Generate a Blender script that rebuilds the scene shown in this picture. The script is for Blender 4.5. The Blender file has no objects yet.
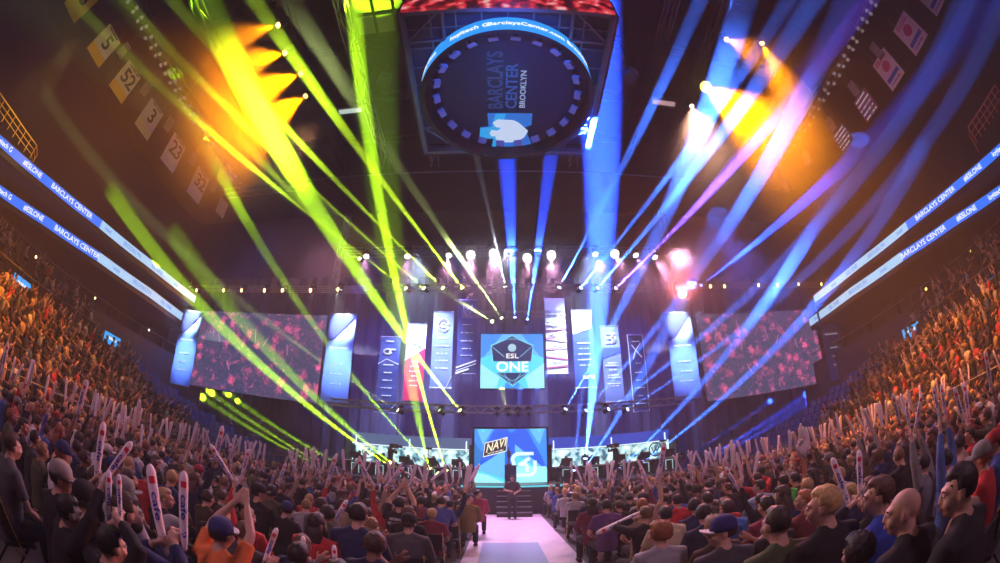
import bpy, bmesh, math, random
import numpy as np
from mathutils import Vector, Matrix, Quaternion, noise
S = bpy.context.scene
C = S.collection
rnd = random.Random(7)
PI = math.pi
R = math.radians
# ---------------------------------------------------------------- camera (15 mm fisheye, held above the floor seats)
F = 15 / 36 * 1000
PITCH = R(25.9)
HC = 2.0
cd = bpy.data.cameras.new('camera')
cam = bpy.data.objects.new('camera', cd)
C.objects.link(cam)
S.camera = cam
cam.location = (0, 0, HC)
cam.rotation_euler = (PI / 2 + PITCH, 0, 0)
cd.type = 'PANO'
cd.panorama_type = 'FISHEYE_EQUISOLID'
cd.fisheye_lens = 15
cd.fisheye_fov = PI
cd.sensor_width = 36
cd.clip_start = .02
# ---------------------------------------------------------------- world, exposure, sampling of light
S.view_settings.view_transform = 'Standard'
S.view_settings.look = 'None'
S.view_settings.gamma = 1
S.view_settings.use_curve_mapping = False
S.view_settings.exposure = -0.1
S.cycles.transparent_max_bounces = 32
S.cycles.max_bounces = 3
S.cycles.diffuse_bounces = 2
S.cycles.sample_clamp_direct = 0
S.cycles.sample_clamp_indirect = 3
W = bpy.data.worlds.new('hall_dark')
S.world = W
W.use_nodes = True
W.node_tree.nodes['Background'].inputs[0].default_value = (.25, .3, .8, 1)
W.node_tree.nodes['Background'].inputs[1].default_value = .004
HAZE = .007


def lamp(kind, loc, aim, col, power, size=40., blend=.6, rad=.1):
    l = bpy.data.lights.new('lamp', kind)
    l.color = col
    l.energy = power
    if kind == 'SPOT':
        l.spot_size = R(size)
        l.spot_blend = blend
        l.shadow_soft_size = rad
    elif kind == 'AREA':
        l.size = rad
    o = bpy.data.objects.new('lamp_or_fill', l)  # serves fitted lamps and also added fills that have no fixture
    C.objects.link(o)
    o.location = loc
    o.rotation_euler = (Vector(aim) - Vector(loc)).to_track_quat('-Z', 'Y').to_euler()
    return o


def wash_lights():  # spots added without fixtures to wash crowd, seats and drapes
    # added amber wash on the side stands, from no built fixture
    for sx in (-1, 1):
        for y, p in ((0, 350), (7, 700), (13, 1100)):
            lamp('SPOT', (sx * 9, y, 17), (sx * 21, y + .5, 3.2), (1, .46, .2), p, 62, .9, .5)
        # dim violet-blue wash on the empty seats by the stage
        lamp('SPOT', (sx * 12, 17, 14), (sx * 20, 21, 3), (.12, .14, 1), 3600, 60, .8, .4)
    # added unseen pink wash on the floor audience, with pink and orange backlight
    for x in (-7, 7.6):
        lamp('SPOT', (x, -7, 13), (x * .9, 5.5, 1), (1, .54, .78), 2800, 75, .9, .5)
        lamp('SPOT', (x * 1.3, 19, 12.9), (x * .9, 6, 1), (1, .42, .7), 7500, 62, .9, .4)
        lamp('SPOT', (x * 1.35, 18.6, 12.6), (-x * .9, 3.5, 1), (1, .36, .1), 2400, 50, .9, .4)
    lamp('SPOT', (.4, 19, 13.2), (.4, 12, 0), (.8, .75, 1), 4500, 40, .8, .3)
    # blue wash on the drapes behind the stage
    for x in (-9, -3, 4, 10):
        lamp('SPOT', (x, 24, 16.5), (x, 31, 6), (.17, .12, 1), 4500, 80, .9, .4)


wash_lights()


# ---------------------------------------------------------------- pixel rays of the camera, used to read positions off the photograph
def ray(px, py):
    dx = px - 500
    dy = py - 281.5
    r = math.hypot(dx, dy)
    th = 2 * math.asin(r / 2 / F)
    k = math.sin(th) / max(r, 1e-6)
    x = dx * k
    u = -dy * k
    z = math.cos(th)
    return Vector((x, z * math.cos(PITCH) - u * math.sin(PITCH), u * math.cos(PITCH) + z * math.sin(PITCH)))


EYE = Vector((0, 0, HC))
def at(px, py, Y):
    d = ray(px, py)
    return EYE + d * (Y / d.y)
def atz(px, py, Z):
    d = ray(px, py)
    return EYE + d * ((Z - HC) / d.z)
def atx(px, py, X):
    d = ray(px, py)
    return EYE + d * (X / d.x)
def atd(px, py, D):
    return EYE + ray(px, py) * D


# ---------------------------------------------------------------- materials
MATS = {}
def mat(name, col=(.5, .5, .5), rough=.6, metal=0., emit=None, strength=0., vary=.08, scale=6., objcol=False, sample=False, attr=None):
    if name in MATS:
        return MATS[name]
    m = bpy.data.materials.new(name)
    m.use_nodes = True
    nt = m.node_tree
    b = nt.nodes['Principled BSDF']
    b.inputs['Roughness'].default_value = rough
    b.inputs['Metallic'].default_value = metal
    n = nt.nodes.new('ShaderNodeTexNoise')
    n.inputs['Scale'].default_value = scale
    tc = nt.nodes.new('ShaderNodeTexCoord')
    nt.links.new(tc.outputs['Object'], n.inputs['Vector'])
    mx = nt.nodes.new('ShaderNodeMix')
    mx.data_type = 'RGBA'
    mx.blend_type = 'MULTIPLY'
    mx.inputs[0].default_value = 1
    mr = nt.nodes.new('ShaderNodeMapRange')
    mr.inputs['To Min'].default_value = 1 - vary * 2
    mr.inputs['To Max'].default_value = 1 + vary
    nt.links.new(n.outputs['Fac'], mr.inputs['Value'])
    nt.links.new(mr.outputs[0], mx.inputs[7])
    if objcol:
        oi = nt.nodes.new('ShaderNodeObjectInfo')
        nt.links.new(oi.outputs['Color'], mx.inputs[6])
    elif attr:
        at_ = nt.nodes.new('ShaderNodeAttribute')
        at_.attribute_name = attr
        nt.links.new(at_.outputs['Color'], mx.inputs[6])
    else:
        mx.inputs[6].default_value = (*col, 1)
    nt.links.new(mx.outputs[2], b.inputs['Base Color'])
    if emit is not None:
        b.inputs['Emission Color'].default_value = (*emit, 1)
        b.inputs['Emission Strength'].default_value = strength
        if not sample:
            try:
                m.cycles.emission_sampling = 'NONE'
            except Exception:
                pass
    MATS[name] = m
    return m


def glow(name, col, strength, sample=False):
    return mat(name, (.02, .02, .02), .5, 0, col, strength, sample=sample)


M_black = mat('black_metal', (.02, .02, .022), .45, .6)
M_dark = mat('dark_paint', (.03, .03, .035), .7)
M_grey = mat('grey_metal', (.25, .25, .28), .4, .7)
M_alu = mat('aluminium', (.35, .35, .38), .45, .6)
M_conc = mat('dark_concrete', (.07, .065, .07), .9, scale=2)
M_wall = mat('dark_wall', (.003, .003, .004), .95)
M_drape = mat('drape', (.10, .09, .16), .95, scale=3)
M_ceil = mat('ceiling_black', (.004, .0045, .006), .95)
M_deck = mat('stage_deck', (.05, .06, .09), .35)
M_white = mat('white_plastic', (.8, .8, .82), .4)
M_skin = mat('skin', rough=.55, objcol=True, vary=.05)
M_cloth = mat('cloth', rough=.9, objcol=True, vary=.15, scale=14)
M_hair = mat('hair', rough=.6, objcol=True, vary=.3, scale=60)
M_crowd = mat('crowd_clothes', rough=.85, attr='Col', vary=.05)
M_seat = mat('blue_seat', (.05, .07, .2), .6)
M_chair = mat('black_chair', (.015, .015, .018), .4)
M_brass = mat('brass', (.7, .45, .12), .35, .8)


# ---------------------------------------------------------------- mesh helper
class MB:
    def __init__(s):
        s.v = []
        s.f = []
        s.m = []
        s.c = []
        s.k = 0
        s.col = None

    def _add(s, vs, fs):
        o = len(s.v)
        s.v += [tuple(v) for v in vs]
        s.f += [tuple(i + o for i in f) for f in fs]
        s.m += [s.k] * len(fs)
        if s.col is not None:
            s.c += [s.col] * len(fs)
        return s

    def box(s, c, d, rot=None):
        c = Vector(c)
        hx, hy, hz = d[0] / 2, d[1] / 2, d[2] / 2
        vs = [Vector((x, y, z)) for x in (-hx, hx) for y in (-hy, hy) for z in (-hz, hz)]
        if rot is not None:
            vs = [rot @ v for v in vs]
        return s._add([v + c for v in vs], [(0, 1, 3, 2), (4, 6, 7, 5), (0, 4, 5, 1), (2, 3, 7, 6), (0, 2, 6, 4), (1, 5, 7, 3)])

    def bar(s, a, b, r, n=6, r2=None):
        return s.loft([a, b], [r, r if r2 is None else r2], n)

    def loft(s, pts, rad, n=10, up=None, cap=True):
        pts = [Vector(p) for p in pts]
        vs = []
        m = len(pts)
        prev = None
        for i, p in enumerate(pts):
            t = (pts[min(i + 1, m - 1)] - pts[max(i - 1, 0)]).normalized()
            if prev is None:
                u = Vector(up) if up else (Vector((0, 0, 1)) if abs(t.z) < .9 else Vector((0, 1, 0)))
            else:
                u = prev
            a = t.cross(u)
            if a.length < 1e-6:
                a = t.cross(Vector((1, .01, 0)))
            a.normalize()
            b = a.cross(t).normalized()
            prev = b
            r = rad[i]
            ra, rb = (r, r) if not isinstance(r, tuple) else r
            for k in range(n):
                q = 2 * PI * k / n
                vs.append(p + a * (math.cos(q) * ra) + b * (math.sin(q) * rb))
        fs = []
        for i in range(m - 1):
            for k in range(n):
                k2 = (k + 1) % n
                fs.append((i * n + k, (i + 1) * n + k, (i + 1) * n + k2, i * n + k2))
        if cap:
            fs.append(tuple(range(n)))
            fs.append(tuple((m - 1) * n + k for k in reversed(range(n))))
        # orientation: rings run a->b ; make outward
        fs = [tuple(reversed(f)) for f in fs]
        return s._add(vs, fs)

    def ell(s, c, r, nu=12, nv=8, rot=None):
        c = Vector(c)
        vs = [Vector((0, 0, r[2]))]
        for j in range(1, nv):
            t = PI * j / nv
            for i in range(nu):
                p = 2 * PI * i / nu
                vs.append(Vector((r[0] * math.sin(t) * math.cos(p), r[1] * math.sin(t) * math.sin(p), r[2] * math.cos(t))))
        vs.append(Vector((0, 0, -r[2])))
        if rot is not None:
            vs = [rot @ v for v in vs]
        fs = []
        for i in range(nu):
            fs.append((0, 1 + i, 1 + (i + 1) % nu))
            for j in range(nv - 2):
                a = 1 + j * nu
                fs.append((a + i, a + nu + i, a + nu + (i + 1) % nu, a + (i + 1) % nu))
            a = 1 + (nv - 2) * nu
            fs.append((a + i, len(vs) - 1, a + (i + 1) % nu))
        return s._add([v + c for v in vs], fs)

    def quad(s, *p):
        return s._add([Vector(q) for q in p], [tuple(range(len(p)))])

    def prism(s, poly, y0, y1, f=lambda x, y, z: (x, y, z)):
        """polygon in x-z, extruded along y from y0 (front) to y1"""
        n = len(poly)
        vs = [f(x, y0, z) for x, z in poly] + [f(x, y1, z) for x, z in poly]
        fs = [tuple(range(n)), tuple(reversed(range(n, 2 * n)))] + [(i, n + i, n + (i + 1) % n, (i + 1) % n) for i in range(n)]
        return s._add(vs, fs)

    def lathe(s, prof, n=20, c=(0, 0, 0)):
        c = Vector(c)
        m = len(prof)
        vs = [c + Vector((r * math.cos(2 * PI * k / n), r * math.sin(2 * PI * k / n), z)) for r, z in prof for k in range(n)]
        fs = [(i * n + k, i * n + (k + 1) % n, (i + 1) * n + (k + 1) % n, (i + 1) * n + k) for i in range(m - 1) for k in range(n)]
        fs += [tuple(reversed(range(n))), tuple((m - 1) * n + k for k in range(n))]
        return s._add(vs, fs)

    def mesh(s, name, mats, smooth=False):
        me = bpy.data.meshes.new(name)
        me.from_pydata(s.v, [], s.f)
        for m in (mats if isinstance(mats, (list, tuple)) else [mats]):
            me.materials.append(m)
        if any(s.m):
            me.polygons.foreach_set('material_index', s.m)
        if smooth:
            me.polygons.foreach_set('use_smooth', [True] * len(s.f))
        if s.c:
            ca = me.color_attributes.new('Col', 'FLOAT_COLOR', 'CORNER')
            data = np.array([(*s.c[i], 1.) for i, f in enumerate(s.f) for _ in f], np.float32)
            ca.data.foreach_set('color', data.ravel())
        me.update()
        return me

    def build(s, name, mats, parent=None, smooth=False):
        return link(name, s.mesh(name, mats, smooth), parent)


def link(name, me, parent=None):
    o = bpy.data.objects.new(name, me)
    C.objects.link(o)
    if parent:
        o.parent = parent
    return o


def remesh(mb, name, voxel, mats, smooth=2):
    me = mb.mesh(name + '_raw', mats)
    bm = bmesh.new()
    bm.from_mesh(me)
    bm.to_mesh(me)
    bm.free()
    o = bpy.data.objects.new('tmp', me)
    C.objects.link(o)
    r = o.modifiers.new('r', 'REMESH')
    r.mode = 'VOXEL'
    r.voxel_size = voxel
    r.use_smooth_shade = True
    if smooth:
        q = o.modifiers.new('s', 'SMOOTH')
        q.iterations = smooth
        q.factor = .5
    dg = bpy.context.evaluated_depsgraph_get()
    out = bpy.data.meshes.new_from_object(o.evaluated_get(dg), depsgraph=dg)
    out.name = name
    out.polygons.foreach_set('use_smooth', [True] * len(out.polygons))
    bpy.data.objects.remove(o)
    return out


def tag(o, label=None, cat=None, group=None, kind=None):
    if label:
        o['label'] = label
    if cat:
        o['category'] = cat
    if group:
        o['group'] = group
    if kind:
        o['kind'] = kind
    return o


def thing(name, label, cat, loc=(0, 0, 0), rot=(0, 0, 0), group=None):
    o = bpy.data.objects.new(name, None)
    C.objects.link(o)
    o.location = loc
    o.rotation_euler = rot
    o.empty_display_size = .1
    return tag(o, label, cat, group)


KIDS = {}
def copy_tree(o, parent=None):
    c = o.copy()
    C.objects.link(c)
    if parent:
        c.parent = parent
    for ch in (KIDS.get(o.name) or KIDS.setdefault(o.name, [x for x in o.children])):
        copy_tree(ch, c)
    return c


def structure(o, label, cat):
    return tag(o, label, cat, None, 'structure')


_fontcache = {}
def text_mesh(txt, size, depth=.01, spacing=1.0, shear=0.):
    key = (txt, size, depth, spacing, shear)
    if key not in _fontcache:
        cu = bpy.data.curves.new('t', 'FONT')
        cu.body = txt
        cu.size = size
        cu.extrude = depth / 2
        cu.align_x = 'CENTER'
        cu.align_y = 'CENTER'
        cu.space_character = spacing
        cu.shear = shear
        cu.offset = size * .018
        cu.resolution_u = 3
        o = bpy.data.objects.new('t', cu)
        C.objects.link(o)
        dg = bpy.context.evaluated_depsgraph_get()
        me = bpy.data.meshes.new_from_object(o.evaluated_get(dg), depsgraph=dg)
        bpy.data.objects.remove(o)
        _fontcache[key] = me
    return _fontcache[key].copy()


def text(txt, size, m, parent, loc=(0, 0, 0), rot=(PI / 2, 0, 0), depth=.01, name='lettering', sx=1., **kw):
    """default rotation: upright letters readable from the -y side"""
    me = text_mesh(txt, size, depth, **kw)
    me.materials.clear()
    me.materials.append(m)
    o = link(name, me, parent)
    o.location = loc
    o.rotation_euler = rot
    o.scale = (sx, 1, 1)
    return o


ORD = ['zeroth', 'first', 'second', 'third', 'fourth', 'fifth', 'sixth', 'seventh', 'eighth', 'ninth', 'tenth', 'eleventh', 'twelfth', 'thirteenth', 'fourteenth', 'fifteenth', 'sixteenth',
       'seventeenth', 'eighteenth', 'nineteenth', 'twentieth', 'twenty-first', 'twenty-second', 'twenty-third', 'twenty-fourth', 'twenty-fifth', 'twenty-sixth', 'twenty-seventh', 'twenty-eighth']
# ================================================================ THE SETTING
CX = .4                                   # middle of the hall (the camera stands a little off it)
o = MB().box((CX, 14, -.15), (60, 44, .3)).build('floor', mat('floor_dark', (.06, .055, .065), .5, scale=1.5))
structure(o, 'dark concrete arena floor under the audience and the stage', 'floor')
o = MB().box((.42, 11.6, .006), (2.35, 11.2, .012)).build('floor_aisle', mat('aisle_vinyl', (.72, .66, .8), .28, scale=2.5, vary=.15))
structure(o, 'pale shiny aisle running between the audience blocks to the stage', 'floor')
o = MB().box((.4, 34, 13), (76, .3, 26.6)).build('wall_back', M_wall)
structure(o, 'dark end wall of the arena behind the drapes', 'wall')
for sx, nm in ((-1, 'wall_left'), (1, 'wall_right')):
    o = MB().box((CX + sx * 38, 14, 6.7), (.3, 44, 14)).build(nm, M_wall)
    structure(o, 'dark outer wall of the arena on the %s side' % nm[5:], 'wall')
o = MB().box((CX, 14, 26.4), (76, 44, .3)).build('ceiling', M_ceil)
structure(o, 'black ceiling deck high above the hall', 'ceiling')
# haze that fills the hall; every beam in the picture is a lamp shining through it
m = bpy.data.materials.new('haze')
m.use_nodes = True
m.node_tree.nodes.clear()
a = m.node_tree.nodes.new('ShaderNodeOutputMaterial')
b = m.node_tree.nodes.new('ShaderNodeVolumeScatter')
b.inputs['Density'].default_value = HAZE
b.inputs['Anisotropy'].default_value = .1
m.node_tree.links.new(b.outputs[0], a.inputs['Volume'])
o = MB().box((CX, 13.9, 13.13), (75.4, 43.4, 26.2)).build('haze', m)
tag(o, 'thin theatrical haze hanging in the whole hall', 'haze', None, 'stuff')

def puff(c, r, dens, label, power=1.9):
    """thicker haze added to gather lamp glow; it thins out towards its rim"""
    key = 'haze_drift_%g' % dens
    m = bpy.data.materials.new(key)
    m.use_nodes = True
    nt = m.node_tree
    nt.nodes.clear()
    a = nt.nodes.new('ShaderNodeOutputMaterial')
    b = nt.nodes.new('ShaderNodeVolumeScatter')
    tc = nt.nodes.new('ShaderNodeTexCoord')
    g = nt.nodes.new('ShaderNodeTexGradient')
    g.gradient_type = 'SPHERICAL'
    p = nt.nodes.new('ShaderNodeMath')
    p.operation = 'POWER'
    p.inputs[1].default_value = power
    q = nt.nodes.new('ShaderNodeMath')
    q.operation = 'MULTIPLY'
    q.inputs[1].default_value = dens
    L = nt.links.new
    L(tc.outputs['Object'], g.inputs[0])
    L(g.outputs['Fac'], p.inputs[0])
    L(p.outputs[0], q.inputs[0])
    L(q.outputs[0], b.inputs['Density'])
    L(b.outputs[0], a.inputs['Volume'])
    o = MB().ell((0, 0, 0), (1, 1, 1), 24, 14).build('haze', m)
    o.location = c
    o.scale = r
    tag(o, label, 'haze', None, 'stuff')
    return o


puff((-12.6, 11.8, 17.6), (6.6, 6, 7.5), .5, 'thicker orange-lit haze drifting under the roof on the left')
puff((12.6, 12.8, 17.2), (7.5, 6.5, 8.5), .42, 'thicker orange-lit haze drifting under the roof on the right')
puff((10.8, 19.6, 12), (6, 4, 4.5), .25, 'thicker red-lit haze around the right truss tower')
puff((.8, 19.6, 12.9), (11.5, 1.3, 1.5), 1.0, 'dense haze added for the lamp glow along the upper front truss')
puff((17, 19, 12.5), (8, 6, 7), .12, 'violet-lit haze over the right end of the stage')
puff((.5, 20.5, 11.5), (13, 3.2, 4.2), .2, 'thicker pink-lit haze below the upper front truss')

# terraces of the side stands
NROW, TREAD, RISE, Z0, X0 = 15, .8, .43, .62, 13.9
def tier_end(k):
    """how far the row runs towards the stage"""
    return 13.5 if k > 8 else 26 - 1.15 * k


def tier(k):
    return X0 + TREAD * k, Z0 + RISE * k
for sx, nm in ((-1, 'floor_terrace_left'), (1, 'floor_terrace_right')):
    mb = MB()
    for k in range(NROW):
        x, z = tier(k)
        mb.box((CX + sx * (x + TREAD / 2), (tier_end(k) - 4.5) / 2, z / 2), (TREAD, tier_end(k) + 4.5, z))
    o = mb.build(nm, M_conc)
    structure(o, 'stepped concrete terrace under the %s stand' % ('left' if sx < 0 else 'right'), 'terrace')
    xb = X0 + TREAD * NROW
    o = MB().box((CX + sx * (xb + .1), 12, 3.7), (.2, 33, 7.4)).box((CX + sx * (xb + 4.6), 12, 7.3), (9, 33, .3)).build('floor_concourse', M_conc)
    structure(o, 'concourse slab and parapet above the %s stand' % ('left' if sx < 0 else 'right'), 'concourse')
    mb = MB()
    for y in range(8, 29, 4):
        mb.box((CX + sx * (xb + 6.2), y, 9), (.5, .5, 3.4))
    mb.box((CX + sx * (xb + 8.5), 12, 9), (.2, 33, 3.4))
    o = mb.build('wall_suites', mat('suite_wall', (.06, .05, .06), .8))
    structure(o, 'dark back wall and pillars of the suites on the %s side' % ('left' if sx < 0 else 'right'), 'wall')
    # barrier between floor seats and stand
    o = MB().box((CX + sx * 13.6, 10, .6), (.12, 28, 1.2)).build('trim_barrier', M_dark)
    structure(o, 'low dark barrier between the floor seats and the %s stand' % ('left' if sx < 0 else 'right'), 'barrier')


def rail(name, pts, label, m, r=.03, posts=1.6, h=.9, low=False):
    t = thing(name, label, 'rail')
    mb = MB()
    for i in range(len(pts) - 1):
        mb.bar(pts[i], pts[i + 1], r)
        if low:
            for f in (.35, .68):
                d = Vector((0, 0, h * f))
                mb.bar(Vector(pts[i]) - d, Vector(pts[i + 1]) - d, r * .6)
    mb.build('top_rail', m, t)
    for i in range(len(pts) - 1):
        a, b = Vector(pts[i]), Vector(pts[i + 1])
        n = max(1, int((b - a).length / posts))
        for k in range(n + (i == len(pts) - 2)):
            p = a.lerp(b, k / n)
            MB().bar(p, p - Vector((0, 0, h)), r * .8).build('post', m, t)
    return t


for sx in (-1, 1):
    sd = 'left' if sx < 0 else 'right'
    xb = CX + sx * (X0 + TREAD * NROW + .1)
    rail('guard_rail', [(xb, y, 8.2) for y in (-4, 5, 12, 20, 28.4)], 'thin grey rail along the parapet above the %s stand' % sd, M_grey, .035, 2.2, .82)
    x9, z9 = tier(10)
    rail('guard_rail', [(CX + sx * x9, y, z9 + .95) for y in (1, 7, 13.3)], 'thin pale rail halfway up the %s stand' % sd, M_grey, .025, 2.2, .95)
    x2, z2 = tier(0)
    rail('guard_rail', [(CX + sx * (x2 + .05), y, z2 + .95) for y in (3, 12, 20, 25.8)], 'front rail at the foot of the %s stand' % sd, M_grey, .025, 2.0, .95)

# ribbon boards: two long LED fascias per side, on balcony slabs
M_rib = glow('ribbon_blue', (.01, .17, .95), 1.3, True)
M_ribpale = glow('ribbon_pale', (.4, .68, 1.), 1.15)
M_ribfaint = glow('ribbon_faint', (.16, .38, .85), 1.0)
M_ribtxt = glow('ribbon_text', (.9, .96, 1.), 1.3)
def ribbon(path, z, h, sx, which):
    sd = 'left' if sx < 0 else 'right'
    P = [Vector((sx * -p[0], p[1], 0)) for p in path]
    P = [Vector((p.x, p.y, 0)) for p in P]
    # resample
    L = [0]
    for i in range(1, len(P)):
        L.append(L[-1] + (P[i] - P[i - 1]).length)
    N = 60
    def pos(s):
        s = max(0, min(L[-1], s))
        for i in range(1, len(P)):
            if s <= L[i] + 1e-9:
                return P[i - 1].lerp(P[i], (s - L[i - 1]) / (L[i] - L[i - 1]))
        return P[-1]
    Q = [pos(L[-1] * i / N) for i in range(N + 1)]
    Q = [Q[0]] + [(Q[i - 1] + Q[i] * 2 + Q[i + 1]) / 4 for i in range(1, N)] + [Q[-1]]
    t = thing('ribbon_board', '%s of the two long glowing blue boards above the %s stand' % (which, sd), 'LED board', (0, 0, 0))
    inward = Vector((-sx, 0, 0)) * -1 if False else Vector((-sx, 0, 0))
    mb = MB()
    mb2 = MB()
    for i in range(N):
        a, b = Q[i], Q[i + 1]
        n = (b - a).cross(Vector((0, 0, 1))).normalized()
        if n.dot(Vector((-sx, 0, 0))) < 0:
            n = -n
        zz = Vector((0, 0, 1))
        mb2._add([a + zz * (z - .1), b + zz * (z - .1), b + zz * (z + h + .1), a + zz * (z + h + .1),
                  a - n * .3 + zz * (z - .1), b - n * .3 + zz * (z - .1), b - n * .3 + zz * (z + h + .1), a - n * .3 + zz * (z + h + .1)],
                 [(0, 1, 2, 3), (4, 7, 6, 5), (0, 4, 5, 1), (3, 2, 6, 7), (0, 3, 7, 4), (1, 5, 6, 2)])
        a2, b2 = a + n * .04, b + n * .04
        mb.k = 1 if i > N * .56 else 0
        mb.quad(a2 + zz * z, b2 + zz * z, b2 + zz * (z + h), a2 + zz * (z + h))
    mb2.build('housing', M_dark, t)
    mb.build('screen', [M_rib, M_ribpale], t)
    # writing along the board
    words_ = ['intel', 'logitech G', '#ESLONE', 'BARCLAYS CENTER', 'intel', 'BROOKLYN', 'ESL ONE']
    s = 1.2
    k = 0
    while s < L[-1] * .93:
        w = words_[k % len(words_)]
        k += 1
        wd = len(w) * h * .55
        p = pos(s + wd / 2)
        d = (pos(s + wd) - pos(s)).normalized()
        if sx > 0:
            d = -d
        n = Vector((-sx, 0, 0))
        n = (n - d * n.dot(d)).normalized()
        o = text(w, h * .62 if s > L[-1] * .5 else h * .8, M_ribfaint if s > L[-1] * .5 else M_ribtxt, t, spacing=1.0, depth=.02)
        M = Matrix((d, Vector((0, 0, 1)), n)).transposed()
        o.rotation_euler = M.to_euler()
        o.location = p + n * .075 + Vector((0, 0, z + h * .5))
        s += wd + h * .9
    # slab behind
    mb = MB()
    for i in range(0, N, 3):
        a, b = Q[i], Q[min(i + 3, N)]
        o_ = Vector((sx * 7, 0, 0))
        zz = Vector((0, 0, 1))
        mb._add([a + zz * (z - .35), b + zz * (z - .35), b + o_ + zz * (z - .35), a + o_ + zz * (z - .35),
                 a + zz * (z - .1), b + zz * (z - .1), b + o_ + zz * (z - .1), a + o_ + zz * (z - .1)],
                [(0, 1, 2, 3), (4, 7, 6, 5), (0, 4, 5, 1), (3, 2, 6, 7), (0, 3, 7, 4), (1, 5, 6, 2)])
    o = mb.build('floor_balcony', M_conc)
    structure(o, 'balcony slab behind the %s glowing board on the %s side' % (which.lower(), sd), 'balcony')
    return pos


LOW = [(-33.2, 1), (-30.5, 4.9), (-27.6, 9.4), (-25.8, 14.), (-25.1, 19.4), (-25.5, 25.4)]
UPP = [(-31, -1), (-28.4, 2.6), (-26.4, 7.7), (-25., 12.6), (-24.4, 18.), (-24.4, 24.2)]
for sx in (-1, 1):
    mir = [(-(-p[0]) if sx < 0 else p[0], p[1]) for p in LOW]
    ribbon([(p[0], p[1]) for p in LOW], 10.25, .62, sx, 'Lower')
    ribbon([(p[0] + (0 if sx < 0 else -1.2), p[1]) for p in UPP], 11.85, .58, sx, 'Upper')

# drapes behind the stage
mb = MB()
N = 200
vs = []
for i in range(N + 1):
    x = -31 + 62.8 * i / N
    y = 30.6 + .14 * math.sin(i * 1.9)
    vs += [(x, y, 0), (x, y, 17.2)]
mb._add(vs, [(2 * i, 2 * i + 2, 2 * i + 3, 2 * i + 1) for i in range(N)])
o = mb.build('stage_drape', M_drape)
md = o.modifiers.new('t', 'SOLIDIFY')
md.thickness = .03
tag(o, 'wide dark pleated drape hanging behind the whole stage', 'drape')

# ================================================================ TRUSSES
def truss(p0, p1, w, label, cat='truss', m=M_alu, step=None, r=.03):
    t = thing('lighting_truss', label, cat, p0)
    d = Vector(p1) - Vector(p0)
    L = d.length
    q = d.to_track_quat('Y', 'Z')
    t.rotation_mode = 'QUATERNION'
    t.rotation_quaternion = q
    h = w / 2
    mb = MB()
    for x in (-h, h):
        for z in (-h, h):
            mb.bar((x, 0, z), (x, L, z), r, 6)
    mb.build('chord_frame', m, t)
    mb = MB()
    n = max(2, int(L / (step or w * 1.2)))
    for i in range(n):
        a, b = L * i / n, L * (i + 1) / n
        s = 1 if i % 2 else -1
        for x in (-h, h):
            mb.bar((x, a, -h * s), (x, b, h * s), r * .6, 4)
        for z in (-h, h):
            mb.bar((-h * s, a, z), (h * s, b, z), r * .6, 4)
    mb.build('lattice', m, t)
    return t


TY = 20.3
truss((-9.3, TY, 13.75), (10.9, TY, 13.75), .42, 'upper front truss carrying the white and pink lamps over the stage')
truss((-7.5, TY + .1, 11.5), (8.6, TY + .1, 11.5), .34, 'middle truss with a row of small beam lamps over the stage')
truss((-8.8, TY + .1, 4.95), (10.2, TY + .1, 4.95), .34, 'lowest truss hanging just above the player booths')
_z = at(510, 320, 24).z + .42
truss((-2.4, 24.1, _z), (4, 24.1, _z), .3, 'short truss right over the central hanging screen')
truss((-27.5, 26.4, 14.15), (-9.6, 26.4, 14.15), .36, 'side truss with orange lamps over the left video screen')
truss((11.6, 26.4, 14.5), (30.2, 26.4, 14.5), .36, 'side truss with orange lamps over the right video screen')
truss((-9.5, TY, 11.0), (-9.5, TY, 16.5), .3, 'vertical truss tower at the left end of the front truss')
truss((10.35, TY + .4, 11.0), (10.35, TY + .4, 17), .3, 'vertical truss tower at the right end of the front truss')
truss((-19.6, 18.9, 18.1), (-12.4, 19.1, 18.3), .5, 'level truss high under the roof near the left banners', r=.035)
# ceiling grid
gi = 0
for x in (-17, -11.4, -8.2, -4.6, 5.2, 8.9, 11.9, 17.6):
    truss((x, 1, 22), (x, 22, 22), .55, 'long black roof truss running to the stage, %s from the left' % ORD[gi + 1], m=M_grey if x in (-8.2, -4.6, 5.2) else M_black, step=1.6, r=.045)
    gi += 1
for j, y in enumerate((3.5, 7.6, 11.7, 15.8, 19.6)):
    truss((-17.5, y, 22.5), (18.1, y, 22.5), .5, 'crosswise roof truss, %s counted from the near side' % ORD[j + 1], m=M_black, step=1.6, r=.045)
o = MB().box((.4, 19, 18.6), (44, .05, .05)).build('roof_cable', M_grey)
tag(o, 'thin level cable strung right across the hall under the roof', 'cable')

# ================================================================ MOVING LIGHTS
m = bpy.data.materials.new('lens')
m.use_nodes = True
nt = m.node_tree
b = nt.nodes['Principled BSDF']
oi = nt.nodes.new('ShaderNodeObjectInfo')
nt.links.new(oi.outputs['Color'], b.inputs['Emission Color'])
b.inputs['Base Color'].default_value = (.02, .02, .02, 1)
b.inputs['Emission Strength'].default_value = 9
try:
    m.cycles.emission_sampling = 'NONE'
except Exception:
    pass
M_lens = m


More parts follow.
